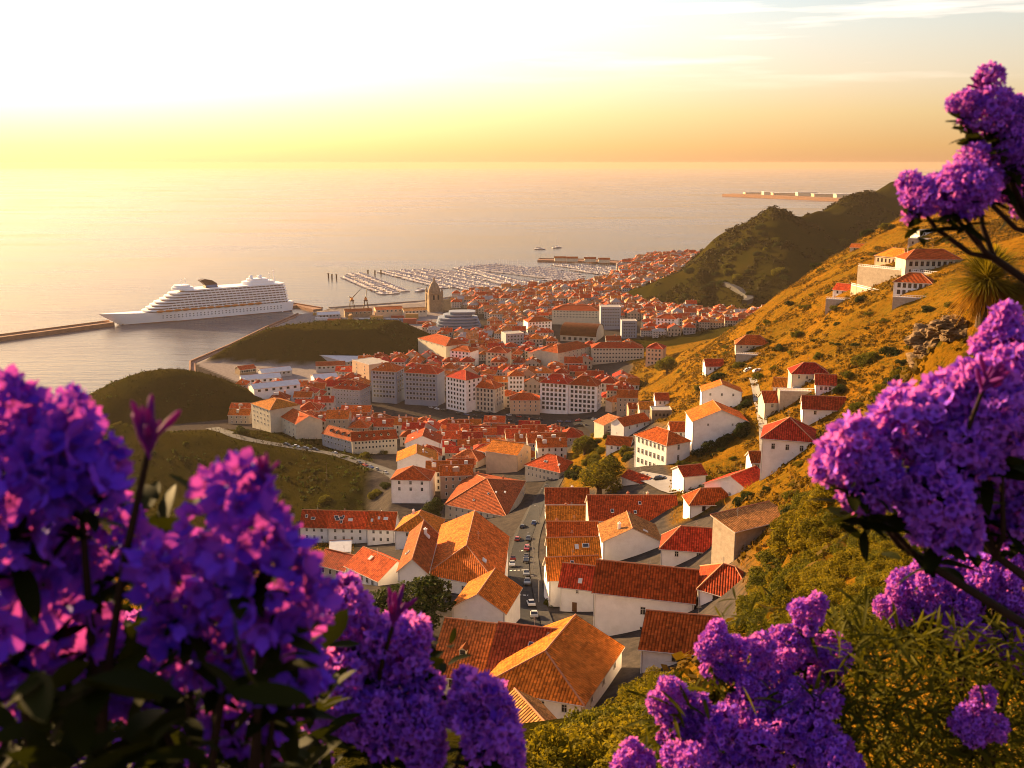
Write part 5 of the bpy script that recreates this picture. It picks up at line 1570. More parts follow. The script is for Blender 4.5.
# ------------------------------------------------------------------ vegetation
LF_GOLD = leaf_mat('leaf_golden_olive', (0.048, 0.048, 0.005), (0.20, 0.150, 0.011), 0.42)
LF_OLIVE = leaf_mat('leaf_olive', (0.034, 0.040, 0.006), (0.13, 0.115, 0.012), 0.4)
LF_DARK = leaf_mat('leaf_dark_green', (0.012, 0.020, 0.006), (0.045, 0.055, 0.012), 0.25)
LF_SCRUB = leaf_mat('scrub_leaf', (0.022, 0.022, 0.004), (0.15, 0.080, 0.008), 0.3)
LF_DRY = leaf_mat('dry_grass_blade', (0.11, 0.055, 0.005), (0.29, 0.135, 0.010), 0.4)
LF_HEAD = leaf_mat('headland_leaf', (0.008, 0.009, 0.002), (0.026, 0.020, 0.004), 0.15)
BARK = mat('bark', (0.09, 0.06, 0.04), 0.95, 0.25, 3.0, bump=0.6)
def leaf_cloud(n, lumps, leaf, shell=0.55, up=0.25, seed=1, flat=0.0, elong=1.0):
    """n leaf quads spread through a volume of overlapping lumps (x,y,z,r); returns V,F,tone"""
    g = np.random.default_rng(seed)
    lw = np.array([l[3] ** 2 for l in lumps]); lw /= lw.sum()
    k = g.choice(len(lumps), n, p=lw)
    Lm = np.array(lumps)[k]
    d = g.normal(size=(n, 3)); d /= np.linalg.norm(d, axis=1)[:, None]
    rr = shell + (1 - shell) * g.random(n) ** 0.6
    bump_ = 1 + 0.16 * np.sin(d[:, 0] * 7 + Lm[:, 0] * 3) * np.sin(d[:, 1] * 6 + 2) * np.cos(d[:, 2] * 8)
    c = Lm[:, :3] + d * (Lm[:, 3] * rr * bump_)[:, None]
    keep = c[:, 2] > -0.1
    nrm = d + g.normal(size=(n, 3)) * 0.75 + np.array([0, 0, up])
    nrm /= np.linalg.norm(nrm, axis=1)[:, None]
    t = np.cross(nrm, g.normal(size=(n, 3))); t /= np.linalg.norm(t, axis=1)[:, None]
    b_ = np.cross(nrm, t)
    sz = leaf * (0.6 + 0.8 * g.random(n))
    a = t * (sz * elong)[:, None]; b2 = b_ * (sz * 0.55)[:, None]
    V = np.stack([c - a, c + b2, c + a, c - b2], 1)
    V = V[keep]
    tone = np.clip(0.5 + 0.25 * g.normal(size=n) + 0.25 * np.sin(Lm[:, 0] * 5 + Lm[:, 1] * 3), 0, 1)[keep]
    F = np.arange(len(V) * 4).reshape(-1, 4)
    return V.reshape(-1, 3), F, tone
def foliage_mesh(name, m, *a, **k):
    V, F, tone = leaf_cloud(*a, **k)
    return np_mesh(name, V, F, m, False, {'tone': ('FACE', tone)})
def lumps_for(seed, w=1.0, h=1.0, n=9):
    g = random.Random(seed)
    L_ = [(0, 0, h * .45, .52 * w)]
    for i in range(n):
        a = g.uniform(0, 6.28); r = g.uniform(.35, .72) * w
        L_.append((r * math.cos(a), r * math.sin(a), h * g.uniform(.18, .72), g.uniform(.22, .42) * w))
    return L_
def stem_mesh(name, h, spread, n=4, r=0.05, seed=0):
    g = random.Random(seed); s = MB()
    s.tube([(0, 0, -.6), (.02, .01, h * .3), (0, .03, h * .55)], [r * 1.6, r * 1.2, r * .7], 7)
    for i in range(n):
        a = g.uniform(0, 6.28); q = g.uniform(.4, .9) * spread
        s.tube([(0, 0, h * g.uniform(.05, .35)), (q * .5 * math.cos(a), q * .5 * math.sin(a), h * .5), (q * math.cos(a), q * math.sin(a), h * g.uniform(.6, .85))], [r, r * .7, r * .25], 5)
    return s.mesh(name, [BARK])
BUSHES = {}
for key, m_, n_, leaf in (('gold', LF_GOLD, 5200, .042), ('olive', LF_OLIVE, 5200, .045), ('dark', LF_DARK, 4200, .055)):
    BUSHES[key] = [(foliage_mesh('foliage', m_, n_, lumps_for(10 + i, 1.0, 1.0 + .15 * i), leaf, seed=i + 3), stem_mesh('stem', .9, .6, 6, .035, i)) for i in range(3)]
def bush(x, y, r, key, label, cat='bush', group=None, hz=1.0, name='bush', sink=0.25, z=None):
    zz = tzf(x, y) if z is None else z
    f, st = random.choice(BUSHES[key])
    o = empty(name, (x, y, zz - sink * r), random.uniform(0, 6.28), label=label, cat=cat, group=group)
    o.scale = (r, r, r * hz)
    link('foliage', f, o); link('stem', st, o)
    return o
def bush_px(px, py, rad_px, key, label, hz=1.0, y0=55, **kw):
    """bush whose centre is seen at px,py with the given radius in pixels"""
    g = ground(px, py + rad_px * 0.75, 0, y0)
    r = rad_px / FPX * math.hypot(g.y, g.z - CAM_H) * 1.05
    return bush(g.x, g.y + r * .5, r, key, label, hz=hz, **kw)
# distinct trees and bushes in the town
def tree(px, py, rad_px, key, label, hz=1.1, low=.35, **kw):
    g = ground(px, py + rad_px * 1.1)
    r = rad_px / FPX * math.hypot(g.y, g.z - CAM_H)
    f = random.choice(BUSHES[key])[0]
    o = empty('tree', (g.x, g.y + r * .4, tzf(g.x, g.y + r * .4)), random.uniform(0, 6), label=label, cat='tree')
    c = link('crown', f, o, (0, 0, r * low)); c.scale = (r * 1.05, r * 1.05, r * hz)
    s = MB(); s.tube([(0, 0, -1), (0, 0, r * .3 * hz), (.05 * r, 0, r * .7 * hz)], [r * .12, r * .09, r * .04], 7)
    for a in (0, 2, 4): s.tube([(0, 0, r * .3 * hz), (r * .4 * math.cos(a), r * .4 * math.sin(a), r * .6 * hz)], [r * .05, r * .02], 5)
    s.build('trunk', [BARK], o)
    return o
tree(412, 586, 46, 'dark', 'round clipped ball tree beside the dormer roof', hz=.8, low=.3)
tree(600, 462, 33, 'gold', 'round golden green tree above the wide red roof', hz=.75, low=.3)
tree(431, 507, 15, 'dark', 'dark green tree right of the plain white three window house')
tree(585, 440, 14, 'olive', 'olive tree left of the small red house near the avenue end')
tree(668, 360, 13, 'olive', 'olive tree at the tip of the golden ridge by the banded block')
tree(742, 352, 9, 'dark', 'dark bushy tree just right of the lone cream villa') if False else None
for (px, py, r_, key, lab) in (
    (700, 450, 9, 'dark', 'dark bush left of the group against the tall two tiered house'), (712, 444, 12, 'dark', 'dark bush in the middle of the group below the two tiered house'), (728, 437, 11, 'dark', 'dark bush right of the group below the two tiered house'),
    (745, 425, 14, 'dark', 'tall dark shrub between the two tiered house and the path'), (748, 400, 10, 'dark', 'dark shrub beside the upper end of the path'), (690, 465, 9, 'dark', 'small dark bush at the corner of the three storey house'),
    (553, 600, 9, 'olive', 'green bush below the stepped terrace at the lane corner'), (555, 585, 7, 'olive', 'narrow green shrub against the lowest terrace house'),
    (375, 492, 8, 'olive', 'small olive tree at the end of the upper road'), (385, 484, 7, 'dark', 'dark shrub by the upper road below the dormered house'), (325, 497, 8, 'olive', 'lone small tree at the foot of the green slope'),
    (240, 428, 10, 'dark', 'dark shrub under the leftmost apartment house'), (365, 452, 7, 'olive', 'bush between the curved apartment row and the upper road'), (382, 450, 6, 'olive', 'small bush right of the curved apartment row'),
    (445, 700, 14, 'olive', 'green bush against the wall of the dormer house')):
    bush_px(px, py, r_, key, lab, y0=150 if py > 600 and px < 500 else 55)
# shrubs on the golden slope
k_ = 0
hill_sh = [(872, 350, 17, 'olive'), (895, 345, 14, 'dark'), (850, 372, 9, 'olive'), (905, 372, 10, 'dark'), (862, 295, 9, 'dark'), (836, 305, 7, 'olive'), (800, 330, 9, 'olive'), (780, 345, 8, 'dark'), (760, 372, 9, 'olive'), (820, 352, 8, 'olive'),
           (720, 372, 10, 'dark'), (740, 362, 8, 'olive'), (700, 385, 8, 'olive'), (815, 395, 9, 'dark'), (842, 385, 10, 'dark'), (860, 400, 10, 'olive'), (850, 418, 9, 'olive'), (880, 390, 11, 'olive'), (897, 395, 13, 'olive'), (830, 250, 8, 'olive'), (818, 262, 7, 'dark'),
           (845, 240, 8, 'olive'), (870, 228, 8, 'dark'), (890, 222, 10, 'olive'), (955, 300, 10, 'olive'), (930, 305, 9, 'dark'), (780, 268, 9, 'olive'), (792, 300, 7, 'dark'), (768, 320, 6, 'olive'), (752, 330, 5, 'dark')]
for i, (px, py, r_, key) in enumerate(hill_sh):
    bush_px(px, py, r_, key, '%s shrub on the golden slope, %s' % (('dark green' if key == 'dark' else 'olive green'), ['big round, above the plaster house', 'big, beside the rocky cliff'][i] if i < 2 else 'low and round'), group='shrubs on the golden slope', hz=.85)
# dense golden bushes of the near slope
near_pts = []
random.seed(21)
def brow_line(lx):
    return 640 + (720 - lx) * .62 if lx < 720 else (640 - (lx - 720) * 1.75 if lx < 800 else (500 - (lx - 800) * .67 if lx < 890 else 440 - (lx - 890) * 1.2))
def near_ground(px, py):
    d = ray(px, py); Y = 7.0
    while Y < 240:
        z = tzf(d.x * Y, Y)
        if CAM_H + d.z * Y < z: return d.x * Y, Y, z
        Y *= 1.015
    return None
cand = []
for i in range(9000):
    px, py = (random.uniform(520, 1000), random.uniform(400, 800)) if i % 5 else (random.uniform(520, 690), random.uniform(630, 800))
    if px > 680 and py > 655: continue
    if py < brow_line(px) + 3 or (px < 640 and py < brow_line(px) + 12): continue
    q = near_ground(px, py)
    if q is None or q[1] > 185: continue
    x, Y, z = q
    r = random.uniform(18, 33) * (1.25 if Y < 40 else 1) / FPX * math.hypot(Y, CAM_H - z)
    r = max(r, .55)
    pt = to_px((x, Y, z + r * .8))
    if pt[1] < brow_line(pt[0]) - 5: continue
    if any(hypot(x - a, Y - b_) < (r + c) * .36 for a, b_, c in near_pts): continue
    if blocked(x, Y, r * .5): continue
    near_pts.append((x, Y, r))
    if len(near_pts) >= 260: break
for i, (x, Y, r) in enumerate(near_pts):
    bush(x, Y, r, random.choice(('gold', 'gold', 'gold', 'olive')), 'golden olive bush in the dense thicket covering the near slope', group='bushes of the near slope thicket', hz=random.uniform(.75, 1.0), z=tzf(x, Y))
print('NEAR BUSHES', len(near_pts))
# scrub and dry grass over the golden slope: one mass
def scatter(name, n, ylo, yhi, ulo, uhi, test, size, blades, m, hscale, seed, tri=False):
    g = np.random.default_rng(seed)
    y = (ylo ** 2 + (yhi ** 2 - ylo ** 2) * g.random(n)) ** .5 if True else None
    u = ulo + (uhi - ulo) * g.random(n)
    x = u * y
    z, w, hl_, sdv = terrain(x, y, True)
    ok = test(x, y, z, w, hl_)
    x, y, z = x[ok], y[ok], z[ok]
    n = len(x)
    s0 = size * (.5 + 1.0 * g.random(n) ** 2)
    B = blades
    d = g.normal(size=(n, B, 3)); d[:, :, 2] = np.abs(d[:, :, 2]) * hscale
    d /= np.linalg.norm(d, axis=2)[..., None]
    c = np.stack([x, y, z - .05 * s0], -1)[:, None, :] + d * (s0[:, None] * (.35 + .5 * g.random((n, B))))[..., None]
    t = np.cross(d + g.normal(size=d.shape) * .6, g.normal(size=d.shape)); t /= np.linalg.norm(t, axis=2)[..., None]
    b_ = np.cross(d, t)
    sz = (s0[:, None] * (.22 + .2 * g.random((n, B))))[..., None]
    if tri:                                    # grass: upright slivers
        up = np.array([0, 0, 1.0]) + g.normal(size=d.shape) * .35
        base = np.stack([x, y, z], -1)[:, None, :] + d * np.array([1, 1, 0]) * (s0[:, None] * .5)[..., None]
        V = np.stack([base - t * sz * .25, base + t * sz * .25, base + up * sz * 2.6 + t * sz * .1, base + up * sz * 2.5 - t * sz * .05], 2)
    else:
        V = np.stack([c - t * sz, c + b_ * sz * .7, c + t * sz, c - b_ * sz * .7], 2)
    V = V.reshape(-1, 3); F = np.arange(len(V)).reshape(-1, 4)
    tone = np.clip(np.repeat(g.random(n), B) * .6 + g.random(n * B) * .4, 0, 1)
    o = link(name, np_mesh(name, V, F, m, False, {'tone': ('FACE', tone)}))
    return tag(o, kind='stuff')
patch = lambda x, y, s, sd, th: vnoise(x, y, s, sd) > th
scatter('hillside_scrub', 60000, 60, 900, .06, .62, lambda x, y, z, w, h: ((h > .4) | ((y < 190) & (z > 118))) & (vnoise(x, y, 30, 31) * .6 + vnoise(x, y, 9, 32) * .4 > .47), 1.5, 9, LF_SCRUB, .8, 5)
scatter('dry_grass', 60000, 150, 800, 0.05, .62, lambda x, y, z, w, h: (h > .3) & (vnoise(x, y, 12, 33) > .25), 0.85, 5, LF_DRY, 1.0, 6, tri=True)
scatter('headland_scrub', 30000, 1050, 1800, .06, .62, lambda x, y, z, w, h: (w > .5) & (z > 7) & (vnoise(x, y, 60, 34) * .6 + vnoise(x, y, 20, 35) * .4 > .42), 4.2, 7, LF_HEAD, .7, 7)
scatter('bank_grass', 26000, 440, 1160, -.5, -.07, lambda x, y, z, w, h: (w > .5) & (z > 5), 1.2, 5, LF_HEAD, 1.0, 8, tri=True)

scatter('mound_scrub', 4200, 440, 1160, -.5, -.06, lambda x, y, z, w, h: (w > .6) & (z > 7) & (vnoise(x, y, 34, 53) * .6 + vnoise(x, y, 11, 54) * .4 > .5), 2.6, 9, LF_DARK, .7, 19)
scatter('bank_scrub', 1800, 440, 1160, -.5, -.06, lambda x, y, z, w, h: (w > .6) & (z > 6) & (vnoise(x, y, 25, 51) > .35), 2.2, 8, LF_HEAD, .6, 18)
for i in range(90):
    px, py = random.uniform(556, 634), random.uniform(420, 486)
    g_ = ground(px, py)
    if blocked(g_.x, g_.y, 1.5) or py < 470 - (px - 556) * 1.0 or py > 500 - (px - 560) * .2: continue
    bush(g_.x, g_.y, random.uniform(2.0, 4.2), random.choice(('olive', 'olive', 'dark', 'gold')), 'leafy bush on the bank between the steep street top and the yard road', group='bushes on the yard bank')
random.seed(77)
for i in range(60):
    px, py = random.uniform(678, 800), random.uniform(425, 540)
    g_ = ground(px, py)
    if blocked(g_.x, g_.y, 1.2): continue
    bush(g_.x, g_.y, random.uniform(1.4, 2.8), random.choice(('olive', 'dark', 'dark', 'gold')), 'garden bush among the white houses at the foot of the golden slope', group='garden bushes of the upper houses')
for i in range(46):
    px, py = random.uniform(640, 790), random.uniform(225, 322)
    g_ = ground(px, py)
    x_, y_ = g_.x, g_.y
    if y_ < 1100 or y_ > 1500 or tzf(x_, y_) < 8: continue
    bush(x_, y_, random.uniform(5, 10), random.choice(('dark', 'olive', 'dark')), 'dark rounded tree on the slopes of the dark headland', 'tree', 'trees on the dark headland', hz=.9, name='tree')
random.seed(91)
n_ = 0
for i in range(900):
    if n_ >= 110: break
    x = random.uniform(70, 420); y = random.uniform(240, 760)
    z, w_, h_, s_ = [float(q[0]) for q in terrain(np.array([x]), np.array([y]), True)] if i < 0 else (tzf(x, y), 1, 1, 1)
    px, py = to_px((x, y, z))
    if px > 990 or py < 225 or x < 40 + .115 * y or blocked(x, y, 3): continue
    if vnoise(np.array([x]), np.array([y]), 45, 71)[0] < .42: continue
    n_ += 1
    bush(x, y, random.uniform(1.6, 3.6), random.choice(('olive', 'gold', 'dark', 'olive')), 'low rounded shrub dotted over the golden slope', group='low shrubs dotted over the golden slope', hz=.7, name='shrub')
# rocky cliff and the grass tree on the knoll
def rock(px, py, Y, sc, label, seed):
    p = at_depth(px, py, Y)
    s = MB(); rws = []
    NI, NJ = 44, 70
    from mathutils import noise as mno
    for i in range(NI):
        la = -1.45 + 2.95 * i / (NI - 1); r_ = []
        for j in range(NJ):
            a = 2 * math.pi * j / NJ
            d = Vector((math.cos(la) * math.cos(a), math.cos(la) * math.sin(a), math.sin(la)))
            n1_ = mno.fractal(d * 1.3 + Vector((seed * 7, 0, 0)), 1.0, 2.0, 5)
            st = mno.noise(Vector((d.x * .8 + seed, d.y * .8, d.z * 5)))
            k = 1 + .34 * n1_ + .14 * st + .10 * mno.fractal(d * 6 + Vector((seed, 3, 1)), 1.0, 2.0, 4)
            r_.append((sc[0] * d.x * k, sc[1] * d.y * k, sc[2] * d.z * k))
        rws.append(r_)
    s.grid(rws, 0, closed=True, smooth=False); s.face(rws[-1])
    o = s.build('rock', [mat('cliff_rock', (0.17, 0.11, 0.06), 0.95, 0.5, 0.6, bump=1.0, bscale=1.6, dirt=(0.06, 0.045, 0.02))], None, (p.x, p.y, tz(p.x, p.y) - .3))
    return tag(o, label, 'rock', 'rocks of the cliff edge')
rock(938, 362, 131, (3.4, 3, 2.4), 'large brown rock at the cliff edge below the grass tree', 1)
rock(955, 345, 126, (2.8, 3, 1.7), 'brown rock on top of the cliff edge beside the grass tree', 2)
rock(924, 384, 137, (2.0, 3, 2.0), 'lowest brown rock of the cliff edge above the green bushes', 3)
p = ground(984, 316, 0, 70)
gt = empty('grass_tree', tuple(p), 0, label='golden green grass tree with a dome of thin arching blades', cat='grass tree')
s = MB(); s.tube([(0, 0, -1.5), (0.1, 0, 2.0), (0, 0, 4.3)], [1.0, .8, .7], 9); s.build('trunk', [BARK], gt)
def blades(n, zc, rad, lo, hi, droop, seed):
    g = random.Random(seed); V, F, T = [], [], []
    for i in range(n):
        a = g.uniform(0, 6.283); el = g.uniform(lo, hi); Ln = rad * g.uniform(.8, 1.08)
        d = Vector((math.cos(a) * math.cos(el), math.sin(a) * math.cos(el), math.sin(el)))
        sd_ = Vector((-math.sin(a), math.cos(a), 0)) * .11
        P0 = Vector((0, 0, zc)); b0 = len(V)
        for k in range(5):
            f = k / 4
            q = P0 + d * Ln * f + Vector((0, 0, -droop * Ln * f * f))
            w = sd_ * (1 - f * .8)
            V += [tuple(q - w), tuple(q + w)]
        for k in range(4):
            F.append((b0 + 2 * k, b0 + 2 * k + 1, b0 + 2 * k + 3, b0 + 2 * k + 2)); T.append(g.random())
    return V, F, T
V, F, T = blades(1800, 4.3, 5.6, -.15, 1.5, .22, 3)
link('foliage', np_mesh('foliage', V, F, LF_GOLD, False, {'tone': ('FACE', T)}), gt)
V, F, T = blades(500, 4.1, 4.6, -.7, .1, .5, 4)
link('dry_skirt', np_mesh('dry_skirt', V, F, LF_DRY, False, {'tone': ('FACE', T)}), gt)
# terraces of the hillside villas
def terrace(pa, pb, D, hgt, label):
    m_ = ground((pa[0] + pb[0]) / 2, (pa[1] + pb[1]) / 2, hgt); a = at_z(pa[0], pa[1], m_.z); b_ = at_z(pb[0], pb[1], m_.z); a.z -= hgt
    e = (b_ - a); w = e.length; e.normalize(); n_ = Vector((-e.y, e.x, 0)); c = (a + b_) / 2 + n_ * D / 2
    o = empty('terrace', (c.x, c.y, a.z), math.atan2(e.y, e.x), label=label, cat='terrace')
    s = MB(); s.box((0, 0, hgt / 2 - 6), (w, D, hgt + 12)); s.build('retaining_wall', [W_PLASTER], o)
    s = MB(); s.box((0, -D / 2 + .2, hgt + 1.1), (w, .25, .16)); s.box((0, -D / 2 + .2, hgt + .15), (w, .3, .3))
    for i in range(int(w / 1.1)): s.box((-w / 2 + .5 + i * 1.1, -D / 2 + .2, hgt + .65), (.16, .16, .75))
    s.build('balustrade', [W_WHITE], o)
    FOOT.append((c.x, c.y, w / 2, D / 2, 0))
terrace((858, 266), (955, 276), 10, 2.2, 'long white balustraded terrace in front of the big hillside villa')
terrace((893, 297), (930, 299), 5, 1.6, 'short white terrace under the arcaded villa')
terrace((826, 299), (858, 301), 6, 1.5, 'white terrace under the small left villa')
terrace((851, 285), (878, 292), 6, 1.5, 'pale terrace between the small villa and the arcaded villa')
terrace((780, 391), (830, 392), 5, 1.5, 'white garden terrace in front of the cream cottage on the slope')
terrace((736, 354), (772, 356), 4, 1.2, 'pale terrace under the lone cream villa')

scatter('near_grass', 30000, 25, 420, -.95, -.02, lambda x, y, z, w, h: (w > .5), .9, 5, LF_DRY, 1.0, 28, tri=True)
scatter('near_scrub', 5000, 25, 420, -.95, .02, lambda x, y, z, w, h: (w > .5) & (vnoise(x, y, 14, 61) > .55), 1.3, 9, LF_SCRUB, .8, 29)
# ------------------------------------------------------------------ cars
TYRE = mat('tyre_rubber', (0.02, 0.02, 0.02), 0.9, 0.1)
CARC = {n: mat('car_paint_' + n, c, 0.3, 0.03, spec=0.5) for n, c in (('white', (0.62, 0.61, 0.60)), ('black', (0.02, 0.02, 0.023)), ('grey', (0.16, 0.165, 0.175)), ('silver', (0.40, 0.40, 0.41)), ('red', (0.30, 0.03, 0.02)), ('blue', (0.04, 0.07, 0.18)))}
def loft(s, prof, w_of, m):
    rws = []
    for (x, z) in prof:
        rws.append([(x, y, z) for y in (-w_of(x, z), w_of(x, z))])
    s.grid(rws, m, smooth=False)
    s.face([r_[0] for r_ in rws][::-1], m); s.face([r_[1] for r_ in rws], m)
CARM = {}
for n, pm in CARC.items():
    s = MB()
    body = [(-2.1, .35), (-2.15, .75), (-2.0, .98), (-.9, 1.0), (.75, 1.0), (1.9, .85), (2.12, .65), (2.1, .35), (-2.1, .35)]
    loft(s, body, lambda x, z: .86 if z < .9 else .80, 0)
    g = MB()
    cab = [(-1.85, .99), (-1.45, 1.44), (.1, 1.47), (.95, 1.0), (-1.85, .99)]
    loft(g, cab, lambda x, z: .76 if z < 1.2 else .62, 0)
    rf_ = MB(); rf_.box((-.68, 0, 1.475), (1.5, 1.22, .05))
    wh = MB()
    wh.tube([(0, -.1, 0), (0, .1, 0)], .32, 12)
    CARM[n] = (s.mesh('body', [pm]), g.mesh('cabin', [GLASS]), rf_.mesh('roof', [pm]), wh.mesh('wheel', [TYRE]))
def car(x, y, rz, colr, label, group):
    z = tzf(x, y)
    d = Vector((math.cos(rz), math.sin(rz), 0))
    sl = (tzf(x + d.x * 2, y + d.y * 2) - tzf(x - d.x * 2, y - d.y * 2)) / 4
    o = empty('parked_car', (x, y, z + .24), rz, label=label, cat='car', group=group)
    o.rotation_euler = (0, -math.atan(sl), rz)
    b_, g, r_, w = CARM[colr]
    bo = link('body', b_, o); link('cabin', g, o); link('roof', r_, o)
    for sx in (-1.3, 1.3):
        for sy in (-.8, .8):
            link('wheel', w, o, (sx, sy, .32))
CN = ['black', 'grey', 'white', 'black', 'silver', 'black', 'grey', 'blue', 'red', 'black']
ordw = ['first', 'second', 'third', 'fourth', 'fifth', 'sixth', 'seventh', 'eighth', 'ninth', 'tenth', 'eleventh', 'twelfth', 'thirteenth', 'fourteenth', 'fifteenth', 'sixteenth', 'seventeenth', 'eighteenth', 'nineteenth', 'twentieth']
def row_of_cars(line, off, start, step, n, where, group, skip=(), jit=.4):
    dist = 0; k = 0; nxt = start
    for i in range(1, len(line)):
        seg = line[i] - line[i - 1]; dist += seg.length
        while dist >= nxt and k < n:
            d = seg.normalized(); nn = Vector((d.y, -d.x, 0))
            q = line[i - 1] + d * (seg.length - (dist - nxt)) + nn * off
            if k not in skip:
                c_ = random.choice(CN)
                car(q.x, q.y, math.atan2(d.y, d.x) + random.uniform(-.05, .05) + (math.pi if random.random() < .5 else 0), c_, '%s car, %s %s' % (c_, ordw[k], where), group)
            k += 1; nxt += step + random.uniform(0, jit)
L_ = [Vector(q) for q in street]
row_of_cars(L_, 2.0, 16, 11.5, 13, 'from the bottom, right side of the steep street', 'cars parked along the steep street', skip=(2, 5, 11))
row_of_cars(L_, -2.0, 40, 19, 8, 'from the bottom, left side of the steep street', 'cars parked along the steep street', skip=(1, 4, 7))
L_ = [Vector(q) for q in avenue]
row_of_cars(L_, 6.5, 15, 7.0, 20, 'from the left, near side of the avenue', 'cars on the avenue', skip=(3, 9, 14))
row_of_cars(L_, -6.3, 22, 8.0, 16, 'from the left, far side of the avenue', 'cars on the avenue', skip=(2, 6, 11))
L_ = [Vector(q) for q in upper_road]
row_of_cars(L_, -3.2, 92, 6.2, 6, 'from the left beside the upper road below the curved apartments', 'cars beside the upper road', skip=(4,))
row_of_cars(L_, 3.0, 158, 7, 6, 'from the left down the upper road by the dormered house', 'cars beside the upper road', skip=(4,))
for i, (px, py, c_) in enumerate(((748, 371, 'white'), (757, 372, 'silver'))):
    g = ground(px, py); car(g.x, g.y, R(20), c_, '%s car on the small parking spot above the stepped path' % c_, 'cars above the path')
for i, (px, py, c_) in enumerate(((643, 478, 'grey'), (660, 480, 'black'))):
    g = ground(px, py); car(g.x, g.y, R(-25), c_, '%s car on the yard road by the three storey house' % c_, 'cars on the yard road')
# street lamps along the avenue and the steep street
def lamp(x, y, rz, label):
    o = empty('street_lamp', (x, y, tzf(x, y)), rz, label=label, cat='street lamp', group='street lamps')
    s = MB(); s.tube([(0, 0, -.3), (0, 0, 6.2), (.5, 0, 6.9), (1.5, 0, 7.0)], [.12, .08, .06, .05], 6); s.build('pole', [METAL], o)
    s = MB(); s.box((1.6, 0, 6.95), (.7, .28, .14)); s.build('lamp_head', [METAL], o)
L_ = [Vector(q) for q in street]
for k, i in enumerate(range(12, len(L_) - 8, 16)):
    d = (L_[i + 1] - L_[i]).normalized(); n_ = Vector((d.y, -d.x, 0)); q = L_[i] + n_ * 4.0
    lamp(q.x, q.y, math.atan2(-n_.y, -n_.x), '%s street lamp up the right pavement of the steep street' % ordw[k])
# utility poles
for i, (px, py, hgt, lab) in enumerate(((327, 480, 10, 'thin utility pole standing on the green slope'), (906, 272, 13, 'tall pole in front of the big hillside villa'))):
    g = ground(px, py)
    s = MB(); s.tube([(0, 0, -1), (0, 0, hgt)], [.16, .1], 6); s.box((0, 0, hgt - .8), (1.8, .12, .12))
    o = s.build('utility_pole', [W_WHITE if i else BARK], None, (g.x, g.y, tzf(g.x, g.y))); tag(o, lab, 'pole')
# ------------------------------------------------------------------ flowering shrubs close to the camera
def petal_mat(name, base, base2, tr, fac):
    m = bpy.data.materials.new(name); m.use_nodes = True
    t = m.node_tree; b = t.nodes['Principled BSDF']
    b.inputs['Roughness'].default_value = 0.6; b.inputs['Specular IOR Level'].default_value = 0.04
    at = N(t, 'ShaderNodeAttribute', attribute_name='tone'); th = N(t, 'ShaderNodeAttribute', attribute_name='throat')
    c = mixc(t, 'MIX', at.outputs['Fac'], base, base2)
    c = mixc(t, 'MIX', mth(t, 'MULTIPLY', th.outputs['Fac'], 0.6), c, (0.05, 0.006, 0.10))
    L(t, c, b.inputs['Base Color'])
    trn = N(t, 'ShaderNodeBsdfTranslucent'); L(t, mixc(t, 'MIX', mth(t, 'MULTIPLY', th.outputs['Fac'], 0.5), tr, (0.2, 0.02, 0.12)), trn.inputs[0])
    ms = N(t, 'ShaderNodeMixShader', i_Fac=fac); L(t, b.outputs[0], ms.inputs[1]); L(t, trn.outputs[0], ms.inputs[2])
    L(t, ms.outputs[0], t.nodes['Material Output'].inputs[0])
    return m
PETAL = petal_mat('petal_violet', (0.060, 0.016, 0.40), (0.34, 0.11, 0.80), (0.85, 0.18, 0.60), 0.34)
PETAL_SHADE = petal_mat('petal_violet_shaded', (0.040, 0.010, 0.36), (0.13, 0.038, 0.60), (0.66, 0.09, 0.48), 0.24)  # darker copy of the violet petals: the left blossoms' shade put into the colour
BUD_M = petal_mat('bud_magenta', (0.10, 0.012, 0.14), (0.20, 0.02, 0.20), (0.60, 0.05, 0.30), 0.25)
STEM_M = mat('shrub_stem', (0.022, 0.012, 0.008), 0.8, 0.2, 20.0)
LEAF_S = leaf_mat('shrub_leaf', (0.003, 0.005, 0.001), (0.020, 0.022, 0.003), 0.3, 0.45)
LEAF_N = leaf_mat('narrow_leaf', (0.007, 0.012, 0.002), (0.095, 0.085, 0.007), 0.38, 0.45)
def floret(seed, nu=4, nv=3):
    """five ruffled petals round a throat; unit radius, facing +z"""
    g = np.random.default_rng(seed)
    V, F, T = [], [], []
    for k in range(5):
        a0 = 2 * math.pi * k / 5 + g.normal() * .06
        cup = .02 + .62 * g.random(); ph = g.random() * 6; b0 = len(V)
        for i in range(nu):
            t_ = .10 + .90 * i / (nu - 1)
            wd = .60 * math.sin(math.pi * min(1, .14 + .72 * t_)) * (1 if i < nu - 1 else .72)
            for j in range(nv):
                u = -1 + 2 * j / (nv - 1)
                rr = t_ * (1 - .10 * u * u * t_)
                y = u * wd * t_ ** .6
                z = -.42 * (1 - t_) ** 2 * 1.2 + cup * t_ * t_ - .12 * u * u * t_ + .15 * math.sin(ph + u * 2.6 + t_ * 4) * t_
                V.append((rr * math.cos(a0) - y * math.sin(a0), rr * math.sin(a0) + y * math.cos(a0), z))
        for i in range(nu - 1):
            for j in range(nv - 1):
                q = b0 + i * nv + j
                F.append((q, q + 1, q + nv + 1, q + nv)); T.append(1.0 if i == 0 else 0.0)
    return np.array(V), np.array(F), np.array(T)
FLO = [floret(s_) for s_ in range(6)]
FLO_HI = [floret(s_ + 50, 6, 5) for s_ in range(6)]
